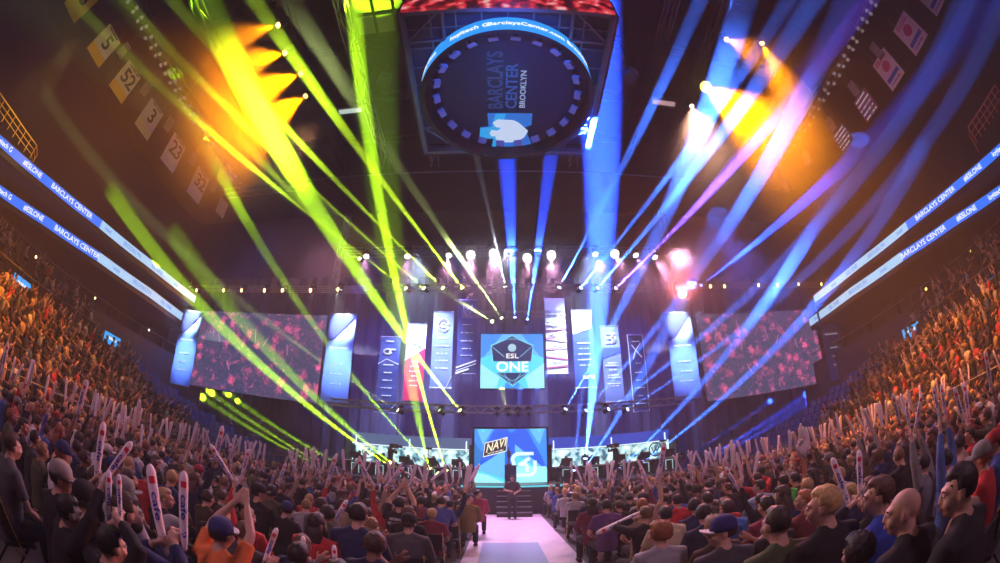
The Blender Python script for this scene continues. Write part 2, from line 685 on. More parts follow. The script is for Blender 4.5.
def make_moving_light():
    t = thing('moving_light', 'x', 'stage light')
    MB().box((0, 0, .02), (.3, .2, .12)).box((0, 0, .11), (.1, .1, .1)).build('base', M_black, t)
    y = MB().box((-.17, 0, -.2), (.03, .1, .36)).box((.17, 0, -.2), (.03, .1, .36)).box((0, 0, -.04), (.36, .1, .03)).build('yoke', M_black, t)
    h = MB().lathe([(.04, .2), (.11, .17), (.13, .05), (.12, -.1), (.14, -.2)], 14).build('head', M_black, t)
    h.location = (0, 0, -.28)
    l = MB().lathe([(.0, -.0), (.11, -.002), (.11, -.012), (.0, -.014)], 14).build('lens', M_lens, h)
    l.location = (0, 0, -.2)
    return t


LIGHT0 = make_moving_light()
used_light = [False]
def moving_light(loc, aim, label, lenscol=(1, 1, 1), scale=1., group=None):
    t = LIGHT0 if not used_light[0] else copy_tree(LIGHT0)
    if not used_light[0]:
        KIDS.clear()
        copy0 = None
    used_light[0] = True
    t.location = loc
    t.scale = (scale,) * 3
    t['label'] = label
    if group:
        t['group'] = group
    d = Vector(aim) - (Vector(loc) + Vector((0, 0, -.28 * scale)))
    q = d.to_track_quat('-Z', 'Y')
    for ch in t.children:
        if ch.name.startswith('head'):
            ch.rotation_mode = 'QUATERNION'
            ch.rotation_quaternion = q
            for l in ch.children:
                l.color = (*lenscol, 1)
    return t


def front(A, aim, scale):
    """a point just before the lens of a moving light hung at A + 0.3"""
    piv = Vector(A) + Vector((0, 0, .3 - .28 * scale))
    return piv + (Vector(aim) - piv).normalized() * (.3 * scale + .12)


BEAMN = [0]
def beam(src, far, col, w, p, Y=TY, D=19., FY=None, lens=None, where='', label=None, scale=.9, rad=.06):
    """a moving light at pixel src on plane Y whose beam passes pixel far (at distance D), w pixels wide there"""
    A = at(src[0], src[1], Y)
    B = at(far[0], far[1], FY) if FY else atd(far[0], far[1], D)
    D = (B - EYE).length
    L = (B - A).length
    if w < 10:
        p *= 1.6
        w = max(w * 1.2, 3 if FY and FY > 25 else 6)
    half = math.atan((w / 2 / 420 * D) / L)
    A0 = A + Vector((0, 0, .28 * scale))
    BEAMN[0] += 1
    t = moving_light(A0, B, label or where, lens or tuple(min(1, .25 + c) for c in col), scale)
    d = (B - A).normalized()
    l = bpy.data.lights.new('beam', 'SPOT')
    l.color = col
    l.spot_size = max(.006, half * 2 * 1.25)
    l.spot_blend = .55
    l.shadow_soft_size = .012
    l.energy = p * 2.1
    o = bpy.data.objects.new('beam_lamp', l)
    C.objects.link(o)
    o.location = A + d * (.25 * scale)
    o.rotation_euler = d.to_track_quat('-Z', 'Y').to_euler()
    return t


G_ = (.5, 1., .012)
G2 = (.62, 1., .02)
PY = (.8, 1., .3)
B_ = (.015, .07, 1.)
B2 = (.04, .16, 1.)
V_ = (.16, .07, 1.)
PP = (.75, .8, 1)
E5 = 1e5
MID = 'beam lamp on the middle truss, %s from its %s end, %s beam'
LOWT = 'beam lamp on the lowest truss, %s from its %s end, %s beam'
beam((408, 290), (228, 147), G2, 4, 9 * E5, label=MID % ('first', 'left', 'thin lime'))
beam((426, 290), (250, 130), G2, 4.5, 10 * E5, label=MID % ('second', 'left', 'thin lime'))
beam((445, 290), (288, 130), G2, 6, 11 * E5, label=MID % ('third', 'left', 'lime'))
beam((464, 290), (345, 130), G2, 7, 14 * E5, label=MID % ('fourth', 'left', 'bright lime'))
beam((506, 290), (479, 168), PP, 5, 1.2 * E5, FY=17, label=MID % ('fifth', 'left', 'faint white'))
beam((558, 290), (640, 131), B2, 7, 16 * E5, label=MID % ('fourth', 'right', 'bright blue'))
beam((579, 290), (680, 160), B2, 6, 14 * E5, label=MID % ('third', 'right', 'pale blue'))
beam((596, 290), (685, 182), B2, 7, 14 * E5, label=MID % ('second', 'right', 'pale blue'))
beam((614, 290), (714, 188), V_, 6, 13 * E5, label=MID % ('first', 'right', 'violet'))
# four lamps on the short truss over the hanging screen
beam((493, 322), (445, 292), PY, 3, 1.2 * E5, Y=24, D=18, label='beam lamp at the left end of the short truss over the hanging screen')
beam((503, 320), (417, 194), PY, 7, 3 * E5, Y=24, FY=17, label='beam lamp second from the left on the short truss over the hanging screen')
beam((515, 320), (510, 215), B_, 12, 22 * E5, Y=24, FY=19, label='beam lamp sending a deep blue shaft straight up over the hanging screen')
beam((527, 322), (543, 215), B_, 8, 14 * E5, Y=24, FY=19, label='beam lamp at the right end of the short truss over the hanging screen')
# lowest truss
beam((401, 412), (144, 214), PY, 9, 5 * E5, D=26, label=LOWT % ('first', 'left', 'faint yellow'))
beam((442, 413), (265, 224), G_, 10, 12 * E5, D=26, label=LOWT % ('second', 'left', 'green'))
beam((462, 413), (333, 235), G_, 15, 22 * E5, label=LOWT % ('third', 'left', 'broad green'))
for i, (x, fx, c) in enumerate(((497, 486, PY), (508, 502, PY), (518, 520, B2), (528, 537, B2))):
    beam((x, 414), (fx, 391), c, 3, .35 * E5, FY=24.8, label='tiny lamp on the lowest truss under the hanging screen, %s of four' % ORD[i + 1])
beam((564, 412), (640, 270), B2, 9, 12 * E5, label=LOWT % ('fourth', 'right', 'blue'))
beam((584, 413), (664, 317), B2, 6, 8 * E5, label=LOWT % ('third', 'right', 'thin pale blue'))
beam((606, 411), (700, 338), B2, 5, 8 * E5, label=LOWT % ('second', 'right', 'thin pale blue'))
beam((625, 411), (737, 332), B2, 5, 8 * E5, label=LOWT % ('first', 'right', 'thin pale blue'))
# lamps standing on the stage floor
FL = 'floor lamp on the stage %s'
beam((447, 474), (367, 124), G_, 13, 62 * E5, label=FL % 'by the left booth throwing the broadest green beam upwards', rad=.12, Y=19.2)
beam((430, 472), (378, 124), G_, 40, 2 * E5, label=FL % 'by the left booth, added to widen the soft green shaft upwards', rad=.12, Y=19.2)  # extra lamp added to broaden the green glow above
beam((440, 476), (217, 167), G_, 11, 24 * E5, D=27, label=FL % 'by the left booth, thick green beam to the left', rad=.1, Y=19.2)
beam((396, 470), (230, 336), G_, 9, 14 * E5, label=FL % 'in front of the left booth, near its middle', Y=19.2, D=25)
beam((404, 473), (295, 377), G_, 10, 15 * E5, label=FL % 'in front of the left booth, right of its camera operator', Y=19.2, D=25)
beam((573, 474), (591, 203), B2, 18, 42 * E5, label=FL % 'by the right booth throwing the broadest blue beam upwards', rad=.12, Y=19.2)
beam((585, 462), (600, 100), B_, 40, 80 * E5, label=FL % 'by the right booth throwing a wide deep blue shaft upwards', rad=.12, Y=19.2)
beam((581, 474), (649, 362), B2, 8, 10 * E5, label=FL % 'by the right booth, leaning a little to the right', Y=19.2, D=25)
beam((617, 471), (760, 310), B2, 11, 18 * E5, label=FL % 'before the middle of the right booth', Y=19.2, D=25)
beam((640, 464), (815, 305), B2, 11, 20 * E5, label=FL % 'before the right half of the right booth', Y=19.2, D=25)
# lamps on the floor beside the stage
SL = 'lamp on the floor %s of the stage, %s from the stage'
for i, (s, f, w, p) in enumerate((((343, 466), (234, 398), 5, 3), ((336, 464), (243, 405), 4, 3), ((325, 466), (217, 397), 5, 6), ((317, 465), (208, 401), 5, 5))):
    beam(s, f, G_, w, p * E5, Y=19.5, FY=29.5, label=SL % ('left', ORD[i + 1]))
for i, (s, f, w, p) in enumerate((((682, 459), (765, 405), 4, 4), ((694, 464), (803, 397), 6, 8), ((703, 463), (806, 404), 6, 6))):
    beam(s, f, B_, w, p * E5, Y=19.5, FY=29.5, label=SL % ('right', ORD[i + 1]))
# violet shafts higher up on the right
beam((654, 252), (790, 90), V_, 15, 14 * E5, label='lamp at the right end of the upper front truss throwing a violet shaft', D=15)
beam((700, 286), (860, 150), B_, 16, 16 * E5, Y=26, D=20, label='blue beam lamp on the right side truss, between two orange ones')
beam((361, 260), (170, 60), G2, 14, 2.5 * E5, label='lamp at the left end of the upper front truss throwing a pale green shaft', D=16)

# white and pink lamps on the upper front truss, pointing down to the audience
wl = [(367, 252, -5, .5), (408, 252, -3.5, .5), (449, 251, -2, .7), (471, 251, -1, 1.3), (493.5, 249.5, 0, 1.8), (527, 254, 1.2, .8), (551, 251, 2, 1.5), (594, 250, 5.5, .7), (614, 250, 6.5, .9), (634, 251, 8, .3), (653, 253, 9.5, .7)]
for i, (px, py, ax, k) in enumerate(wl):
    A = at(px, py, TY - .3)
    aim = Vector((ax * 1.1, 14.5, 1))
    moving_light(A + Vector((0, 0, .3)), aim if k < .8 else Vector((ax * .3, 3, 5)), 'white stage lamp on the upper front truss, %s from its left end' % ORD[i + 1], (1, .9, 1) if k < .8 else (1, .95, 1), 1.4 if k < .8 else 2.1)
    A2 = front(A, aim if k < .8 else Vector((ax * .3, 3, 5)), 1.4 if k < .8 else 2.1)
    l = lamp('SPOT', A2, aim, (1, .45, .8), 5000 * k, 40, .9, .1)
    if k > 1:
        lamp('SPOT', A2, (ax * .3, 3, 3), (1, .8, 1), 1500 * k, 34, 1, .1)

# orange lamps over the side screens
for sd, row in (('left', [(199, 290), (226, 290), (244, 290), (267, 290), (285, 290), (313, 290), (340, 289)]), ('right', [(708, 286), (722, 286), (756, 285), (775, 285), (796, 284), (819, 284)])):
    for i, (px, py) in enumerate(row):
        A = at(px, py, 26)
        sx = -1 if sd == 'left' else 1
        moving_light(A + Vector((0, 0, .3)), A + Vector((sx * 2, -6, -2)), 'orange lamp on the %s side truss, %s from the left' % (sd, ORD[i + 1]), (1, .62, .2), 1.3)
        lamp('SPOT', front(A, A + Vector((sx * 2, -6, -2)), 1.3), A + Vector((sx * 6, -4, -1.6)), (1, .3, .02), 1600, 55, 1, .1)
# big orange floods under the roof
for i, (px, py, fx, fy, p) in enumerate(((283, 23, 215, 45, 7), (289, 51, 222, 70, 10), (305, 71, 212, 115, 24), (309, 93, 222, 155, 34))):
    A = atz(px, py, 21.2)
    B = atd(fx, fy, 21)
    moving_light(A + Vector((0, 0, .3)), B, 'orange flood lamp on the left roof truss, %s from the near end' % ORD[i + 1], (1, .6, .15), 1.5)
    lamp('SPOT', front(A, B, 1.5), B, (1, .27, .0), p * 3000, 44, 1, .1)
for i, (px, py, fx, fy, p, lc) in enumerate(((724, 38, 760, 55, 6, (1, .5, .1)), (703, 82, 775, 140, 42, (1, .75, .1)), (691, 104, 705, 150, 8, (1, .8, .6)), (760, 40, 800, 120, 12, (1, .5, .1)))):
    A = atz(px, py, 21.2)
    B = atd(fx, fy, 21)
    c = (1, .27, .0) if i != 2 else (1, .5, .35)
    moving_light(A + Vector((0, 0, .3)), (0, 0, 4) if i == 1 else B, 'orange flood lamp on the right roof truss, %s from the near end' % ORD[i + 1], lc, 3 if i == 1 else 1.3)
    lamp('SPOT', front(A, (0, 0, 4), 3) if i == 1 else front(A, B, 1.3), B, c, p * 2900, 50 if i == 1 else 38, .95, .1)
A = at(681, 289, TY)
moving_light(A + Vector((0, 0, .3)), (2, 2, 3), 'large red-orange lamp on the right truss tower beside the tall banner', (1, .6, .4), 2.2)
A2 = front(A, (2, 2, 3), 2.2)
lamp('SPOT', A2, (4, 6, 8), (1, .13, .04), 9000, 70, 1, .1)
lamp('SPOT', A2, (2, 2, 4), (1, .5, .6), 2500, 40, 1, .1)
# ================================================================ STAGE
def stroke(mb, pts, w, y=0., t=.02, closed=False):
    """flat thick line in the x-z plane, facing -y"""
    pts = [Vector((p[0], 0, p[1])) for p in pts]
    n = len(pts)
    rng = range(n if closed else n - 1)
    for i in rng:
        a, b = pts[i], pts[(i + 1) % n]
        d = (b - a)
        L = d.length
        if L < 1e-6:
            continue
        ang = math.atan2(d.z, d.x)
        mb.box((a + b) / 2 + Vector((0, y, 0)), (L + w * .9, t, w), Matrix.Rotation(-ang, 3, 'Y'))


def arc(cx, cz, r, a0, a1, n=16, rz=None):
    return [(cx + r * math.cos(R(a0 + (a1 - a0) * i / n)), cz + (rz or r) * math.sin(R(a0 + (a1 - a0) * i / n))) for i in range(n + 1)]


def sk_logo(mb, cx, cz, s, w, y, t=.02):
    """rounded square that opens at the top left, with a K inside"""
    h = s / 2
    pts = [(cx + h * .75, cz + h)] + [(cx - h * .4, cz + h)] + arc(cx - h * .45, cz + h * .45, h * .55, 90, 180, 6) + [(cx - h * .9, cz + h * .05)]
    stroke(mb, pts, w, y, t)
    pts = [(cx + h, cz + h * .2)] + [(cx + h, cz - h * .35)] + arc(cx + h * .45, cz - h * .45, h * .55, 0, -90, 6) + [(cx - h * .9, cz - h)]
    stroke(mb, pts, w, y, t)
    stroke(mb, [(cx + h * .4, cz + h * .5), (cx - h * .35, cz), (cx + h * .15, cz), (cx + h * .3, cz - h * .2), (cx + h * .3, cz - h * .6)], w, y, t)


SF = 17.6     # stage front
t = thing('stage_platform', 'wide low stage with a dark front at the end of the aisle', 'stage', (CX, SF, 0))
MB().box((0, 5.5, .6), (19.6, 11, 1.2)).build('riser', mat('stage_skirt', (.025, .03, .06), .6), t)
MB().box((0, 5.5, 1.225), (19.8, 11.2, .06)).build('deck', M_deck, t)
o = MB().box((0, -.1, 1.2), (4.4, .03, .07)).build('light_strip', glow('teal_strip', (.1, .65, .8), 1.2), t)
o['label'] = 'teal glowing strip along the stage edge'
mb = MB()
t = thing('stage_stairs', 'dark steps leading from the aisle up to the stage', 'stairs', (.55, SF - .1, 0))
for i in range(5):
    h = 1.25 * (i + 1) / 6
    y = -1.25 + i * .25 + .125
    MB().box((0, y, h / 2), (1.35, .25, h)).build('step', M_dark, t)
    MB().box((0, y - .13, h - .015), (1.35, .015, .02)).build('step_edge_lit', mat('step_edge_lit', (.35, .38, .5), .4), t)  # blue light on the step edges, put in as pale strips
t = thing('floor_mat', 'bluish rectangular mat lying on the pale aisle', 'mat', (.25, 9.2, .012))
MB().box((0, 0, .006), (1.35, 2.6, .012)).build('surface', mat('mat_blue', (.3, .38, .62), .3), t)

BL = [glow('led_%d' % i, c, 1.25) for i, c in enumerate([(.0, .12, .85), (.02, .3, .95), (.12, .55, 1.), (.08, .75, .95), (.35, .9, .95), (.0, .2, .6)])]
M_ledw = glow('led_white', (1, 1, .95), 1.3)
M_ledk = mat('led_black', (.01, .01, .015), .5)


def shards(mb, W, H, polys):
    for j, (k, pts) in enumerate(polys):
        mb.k = k
        mb.quad(*[((x - .5) * W, -.002 * (j + 1), (.5 - y) * H) for x, y in reversed(pts)])


# centre screen on the stage
W_, H_ = 3.42, 2.66
t = thing('video_screen', 'bright blue LED screen with two team logos in the middle of the stage', 'screen', (.5, 20.05, 2.6))
MB().box((0, .1, 0), (W_ + .2, .16, H_ + .2)).build('frame', M_black, t)
mb = MB()
shards(mb, W_, H_, [
    (0, [(0, 0), (1, 0), (1, 1), (0, 1)]),
    (1, [(0, 0), (.28, 0), (.12, .4), (0, .55)]), (2, [(.03, 0), (.25, 0), (.12, .3)]), (3, [(.08, 0), (.16, 0), (.12, .07)]),
    (5, [(0, .25), (.12, .45), (.04, .72), (0, .7)]),
    (2, [(0, .75), (.42, .38), (.42, .98), (.2, 1), (0, 1)]), (3, [(0, .75), (.42, .92), (.42, 1), (0, 1)]), (4, [(0, .8), (.2, .86), (.42, 1), (0, 1)]),
    (1, [(.72, 0), (1, 0), (1, .4), (.9, .45)]), (2, [(.76, 0), (.98, 0), (.9, .3)]), (3, [(.86, 0), (.94, 0), (.9, .07)]),
    (1, [(.45, 0), (.58, 0), (.51, .08)]),
    (2, [(.56, .28), (1, .78), (1, 1), (.56, 1)]), (3, [(.56, .45), (1, .85), (1, 1), (.56, 1)]), (4, [(.56, .7), (1, .7), (1, 1), (.56, 1)]),
    (1, [(.9, .42), (1, .3), (1, .75)])])
mb.build('screen', BL, t)
nv = Matrix.Rotation(R(-14), 3, 'Y')
def shear(x, z):
    return (x, z + x * .27)
def poly_plate(pts, y, th, m, parent, name):
    mb = MB()
    mb.prism([shear(x - 0, z) for x, z in pts], y - th, y)
    o = mb.build(name, m, parent)
    return o
n = Vector((-.72, 0, .42))
lg = poly_plate([(-.58, -.33), (.52, -.33), (.58, .36), (-.5, .36)], -.03, .01, M_ledw, t, 'team_logo')
lg.location = n
lg['label'] = 'slanted yellow-white team logo with black border'
poly_plate([(-.55, -.29), (.5, -.29), (.55, .32), (-.47, .32)], -.042, .01, M_ledk, lg, 'black_border')
M_navi = glow('navi_yellow', (1, .93, .62), 1.3)
me = text_mesh('NAVI', .58, .01, shear=.25)
me.materials.clear()
me.materials.append(M_navi)
# thick slanting letters: sheared by hand so that they climb to the right
bm = bmesh.new()
bm.from_mesh(me)
for v in bm.verts:
    v.co.y += v.co.x * .27
bm.to_mesh(me)
bm.free()
o = link('lettering', me, lg)
o.rotation_euler = (PI / 2, 0, 0)
o.location = (0.02, -.06, .09)
o.scale = (.72, 1, 1)
me2 = text_mesh('NATUS VINCERE', .1, .006)
me2.materials.clear()
me2.materials.append(M_ledw)
for v in me2.vertices:
    v.co.y += v.co.x * .27
o = link('lettering', me2, lg)
o.rotation_euler = (PI / 2, 0, 0)
o.location = (0, -.06, -.22)
mb = MB()
sk_logo(mb, .62, -.42, 1.05, .16, -.05)
o = mb.build('team_logo', glow('sk_white', (.75, 1, 1), 1.25), t)
o['label'] = 'white angular team logo'

# trophy on a plinth in front of the screen
t = thing('trophy_plinth', 'dark blue plinth standing on the stage before the LED screen', 'plinth', (.47, 19.3, 1.255))
MB().box((0, 0, .42), (.52, .45, .84)).build('column', mat('plinth_blue', (.02, .06, .22), .5), t)
MB().box((0, 0, .86), (.56, .5, .05)).build('top', mat('plinth_blue'), t)
t = thing('trophy', 'slim dark trophy standing on the blue plinth', 'trophy', (.4, 19.3, 2.14))
MB().lathe([(.11, 0), (.11, .06), (.06, .09)], 12).build('foot', M_black, t)
MB().lathe([(.05, .08), (.035, .25), (.09, .5), (.11, .62), (.03, .7), (.02, .85)], 12).build('cup', mat('dark_silver', (.2, .2, .24), .25, 1), t)

# player booths
def art_panel(name, seed):
    """printed wall of game artwork: pale panels with dark and coloured figures"""
    if name in MATS:
        return MATS[name]
    m = bpy.data.materials.new(name)
    m.use_nodes = True
    nt = m.node_tree
    b = nt.nodes['Principled BSDF']
    tc = nt.nodes.new('ShaderNodeTexCoord')
    mp = nt.nodes.new('ShaderNodeMapping')
    mp.inputs['Location'].default_value = (seed, 0, seed)
    nt.links.new(tc.outputs['Object'], mp.inputs['Vector'])
    n1 = nt.nodes.new('ShaderNodeTexNoise')
    n1.inputs['Scale'].default_value = 2.6
    n1.inputs['Detail'].default_value = 5
    nt.links.new(mp.outputs[0], n1.inputs['Vector'])
    cr = nt.nodes.new('ShaderNodeValToRGB')
    e = cr.color_ramp.elements
    e[0].position = .38
    e[0].color = (.02, .08, .12, 1)
    e[1].position = .58
    e[1].color = (.75, .95, .9, 1)
    for p, c in ((.44, (.1, .35, .5, 1)), (.48, (.5, .6, .45, 1)), (.52, (.35, .75, .85, 1))):
        x = e.new(p)
        x.color = c
    nt.links.new(n1.outputs['Fac'], cr.inputs[0])
    nt.links.new(cr.outputs[0], b.inputs['Emission Color'])
    b.inputs['Emission Strength'].default_value = 1.5
    b.inputs['Base Color'].default_value = (.05, .05, .05, 1)
    try:
        m.cycles.emission_sampling = 'NONE'
    except Exception:
        pass
    MATS[name] = m
    return m


M_head = {'left': glow('booth_header_l', (.12, .2, .42), .75), 'right': glow('booth_header_r', (.03, .1, .75), .75)}
M_line = glow('booth_line', (.75, .95, 1.), 1.6)
def booth(sd, x0, x1, zh0, zh1):
    t = thing('player_booth', '%s player booth with a lit header and bright artwork wall' % ('Left' if sd == 'left' else 'Right'), 'booth', ((x0 + x1) / 2, 22.3, 1.255))
    w = x1 - x0
    f = lambda x: 0
    MB().box((0, .1, .85), (w, .12, 1.7)).build('back_wall', M_dark, t)
    MB().box((0, .02, 1.22), (w - .1, .03, .92)).build('artwork_wall', art_panel('artwork', 3.3), t)
    MB().box((0, .03, 2.06), (w, .1, .62)).build('header', M_head[sd], t)
    o = MB().box((0, -.04, 1.73), (w, .05, .05)).build('light_strip', M_line, t)
    for k in range(3):
        MB().box((-w / 2 + w * (.04 + .46 * k), -.05, 1.9), (.06, .05, .6)).build('light_tube', M_line, t)
    MB().box((-w / 2, -.5, 1.), (.1, 1.2, 1.9)).build('side_panel', M_dark, t)
    MB().box((w / 2, -.5, 1.), (.1, 1.2, 1.9)).build('side_panel', M_dark, t)
    if sd == 'right':
        mb = MB()
        stroke(mb, arc(2.55, 1.28, .38, 0, 360, 20), .07, -.06)
        stroke(mb, [(2.33, 1.42), (2.45, 1.1), (2.55, 1.35), (2.65, 1.1), (2.77, 1.42)], .06, -.06)
        mb.build('emblem', mat('emblem_navy', (.01, .03, .1), .5), t)
    else:
        mb = MB()
        stroke(mb, arc(-2.3, 1.28, .34, 0, 360, 20), .06, -.06)
        stroke(mb, [(-2.5, 1.35), (-2.3, 1.12), (-2.1, 1.35)], .06, -.06)
        mb.build('emblem', mat('emblem_teal', (.3, .55, .5), .5), t)
        MB().box((-3.2, -.05, 1.25), (.28, .03, .75)).build('poster', mat('poster_teal', (.02, .2, .25), .5), t)
    return t


booth('left', -8.15, -1.5, 0, 0)
booth('right', 2.55, 9.45, 0, 0)
M_scr = glow('monitor_glow', (.05, .3, .6), .8)
def make_desk():
    t = thing('player_desk', 'x', 'desk')
    MB().box((0, 0, .72), (1.12, .6, .05)).build('desk_top', M_white, t)
    MB().box((-.5, 0, .35), (.05, .55, .7)).build('leg', M_dark, t)
    MB().box((.5, 0, .35), (.05, .55, .7)).build('leg', M_dark, t)
    MB().box((0, .05, .4), (.9, .03, .6)).build('front_panel', M_dark, t)
    mb = MB()
    stroke(mb, [(-.2, .1), (-.2, .6), (.2, .6), (.2, .1)], .035, 0.02)
    mb.build('outline', glow('desk_line', (.5, .8, .8), .9), t)
    return t
def make_monitor():
    t = thing('monitor', 'x', 'monitor')
    MB().box((0, 0, .27), (.56, .04, .33)).build('casing', M_black, t)
    MB().box((0, .022, .27), (.52, .005, .29)).build('screen', M_scr, t)
    MB().box((0, .02, .06), (.05, .04, .12)).build('stand', M_black, t)
    MB().box((0, .02, .007), (.25, .18, .014)).build('foot', M_black, t)
    return t
desk0, mon0 = make_desk(), make_monitor()
first = True
DESKS = []
for sd, x0, x1 in (('left', -7.4, -2.1), ('right', 3.3, 8.8)):
    for i in range(5):
        x = x0 + (x1 - x0) * i / 4
        d = desk0 if first else copy_tree(desk0)
        mo = mon0 if first else copy_tree(mon0)
        first = False
        d.location = (x, 20.9, 1.255)
        mo.location = (x, 20.82, 1.255 + .746)
        d['label'] = 'gaming desk in the %s booth, %s from the aisle side' % (sd, ORD[(5 - i) if sd == 'left' else i + 1])
        mo['label'] = 'computer monitor in the %s booth, %s desk from the aisle side' % (sd, ORD[(5 - i) if sd == 'left' else i + 1])
        d['group'] = 'gaming desks on the stage'
        mo['group'] = 'monitors on the gaming desks'
        DESKS.append((sd, i, x))
# black floor monitors on the stage edge
for x, l in ((-1.9, 'black floor speaker on the stage left of the LED screen'), (2.9, 'black floor speaker on the stage just right of the LED screen'), (3.7, 'black floor speaker farther right of the LED screen')):
    t = thing('floor_speaker', l, 'speaker', (x, 18.3, 1.255))
    MB().prism([(-.3, 0), (.3, 0), (.3, .2), (-.3, .2)], -.2, .25, lambda a, b, c: (a, b, c * (1 if b > 0 else 1.5))).build('cabinet', M_black, t)
    MB().box((0, -.21, .13), (.52, .02, .2)).build('front_grille', M_dark, t)

# ================================================================ HANGING BANNERS
M_fab = {}
def fabric(name, col, e=.0, ecol=None):
    return mat('fabric_' + name, col, .8, vary=.05, scale=2)
M_ftext = mat('banner_white_glow', (.9, .9, .95), .7, emit=(.8, .85, 1), strength=.25)  # white print on cloth, given a faint glow of its own


def lines(mb, rows, w, rw, y, seed, h=.07, cx=0):
    """blocks of small print, too small to read in the photograph"""
    q = random.Random(seed)
    for z in rows:
        L = w * q.uniform(*rw)
        k = max(3, int(L / .06))
        for i in range(k):
            if q.random() < .85:
                mb.box((cx - L / 2 + (i + .5) * L / k, y, z), (L / k * .82, .01, h * .8 * q.uniform(.85, 1)))


def hanging_banner(px0, px1, ytop, ybot, Y, label, base, draw=None, cable_to=None, turn=0, top_col=None):
    """px0, px1: left and right edge at the top (pixels)"""
    a, b, c = at(px0, ytop, Y), at(px1, ytop, Y), at((px0 + px1) / 2, ybot, Y)
    w = b.x - a.x
    h = (a.z + b.z) / 2 - c.z
    t = thing('hanging_banner', label, 'banner', ((a.x + b.x) / 2, Y, (a.z + b.z) / 2 - h / 2))
    mb = MB()
    n = 14
    for i in range(n):
        for j in range(2):
            pass
    vs, fs = [], []
    for i in range(n + 1):
        z = h / 2 - h * i / n
        y = .03 * math.sin(i * .9)
        vs += [(-w / 2, y, z), (w / 2, y + .01, z)]
    fs = [(2 * i, 2 * i + 2, 2 * i + 3, 2 * i + 1) for i in range(n)]
    mb._add(vs, fs)
    cl = mb.build('cloth', base, t)
    md = cl.modifiers.new('s', 'SOLIDIFY')
    md.thickness = .02
    MB().bar((-w / 2 - .04, 0, h / 2), (w / 2 + .04, 0, h / 2), .035).build('top_bar', M_alu, t)
    MB().bar((-w / 2 - .04, 0, -h / 2), (w / 2 + .04, 0, -h / 2), .035).build('bottom_bar', M_alu, t)
    ct = (cable_to or 16.6) - t.location.z
    for s in (-1, 1):
        MB().bar((s * w * .46, 0, h / 2), (s * w * .46, 0, ct), .012, 4).build('cable', M_grey, t)
    if draw:
        draw(t, w, h)
    return t


Fb = fabric('navy', (.03, .05, .22))
Fb2 = fabric('blue', (.05, .12, .75))
Fsl = fabric('slate', (.22, .3, .6))
Fr = fabric('red', (.85, .02, .12))
Fw = fabric('white', (.85, .85, .9))
Flt = fabric('pale_blue', (.5, .62, .9))


def d_lines(rows, rw=(.35, .6), h=.07, seed=1):
    def f(t, w, hh):
        mb = MB()
        lines(mb, [hh * r for r in rows], w, rw, -.06, seed, h)
        mb.build('lettering', M_ftext, t)
    return f


def b1(t, w, h):
    d_lines([.44, .12, .02, -.08, -.18, -.28], seed=1)(t, w, h)
    mb = MB()
    stroke(mb, arc(-.1, h * .3, .27, 60, 330, 12, .16), .09, -.06)
    stroke(mb, [(.0, h * .3 - .12), (.1, h * .3 + .14), (.38, h * .3 + .14)], .08, -.06)
    mb.build('team_logo', M_ftext, t)
    mb = MB()
    stroke(mb, [(-w / 2, -h * .38), (-w * .2, -h * .47), (w * .2, -h * .47), (w / 2, -h * .38)], .03, -.06)
    stroke(mb, [(-w / 2, h * .13), (-w * .1, h * .2), (w / 2, h * .13)], .03, -.06)
    mb.build('pattern', M_ftext, t)


def b2(t, w, h):
    mb = MB()
    mb.prism([(-w / 2, -h / 2 + .05), (w / 2, -h / 2 + .05), (w / 2, h * .18), (-w / 2, h * .02)], -.06, -.05)
    mb.build('red_field', Fr, t)
    mb = MB()
    stroke(mb, [(-.3, h * .2), (0, h * .38), (.3, h * .2), (0, h * .26), (-.3, h * .2)], .08, -.07)
    stroke(mb, [(-w / 2, h * .02), (w / 2, h * .18)], .05, -.07)
    mb.build('team_logo', M_ftext, t)
    d_lines([.45, .0, -.06, -.12, -.18, -.24, -.3], (.3, .5), .09, 2)(t, w, h)


def b3(t, w, h):
    mb = MB()
    stroke(mb, arc(0, h * .31, .36, 20, 330, 16, .4), .13, -.06)
    stroke(mb, [(.0, h * .31 + .2), (-.18, h * .31 - .05), (.1, h * .31 - .1)], .12, -.06)
    mb.build('team_logo', M_ftext, t)
    d_lines([.14, .04, -.06, -.15, -.25], (.4, .75), .07, 3)(t, w, h)
    mb = MB()
    stroke(mb, [(w * .25, -h * .5), (w / 2, -h * .35)], .03, -.06)
    mb.build('pattern', M_ftext, t)


def b4(t, w, h):
    mb = MB()
    stroke(mb, [(-.3, h * .42), (0, h * .36), (.3, h * .42), (.2, h * .32), (0, h * .27), (-.2, h * .32), (-.3, h * .42)], .05, -.06)
    mb.build('team_logo', M_ftext, t)
    mb = MB()
    stroke(mb, [(-w / 2, -h * .42), (w / 2, -h * .33)], .09, -.06)
    stroke(mb, [(-w / 2, -h * .46), (w / 2, -h * .37)], .05, -.06)
    stroke(mb, [(-w / 2, -h * .49), (w * .1, -h * .44)], .12, -.06)
    mb.build('pattern', M_ftext, t)
    d_lines([.15, .04, -.07, -.17, -.26], (.4, .7), .06, 4)(t, w, h)


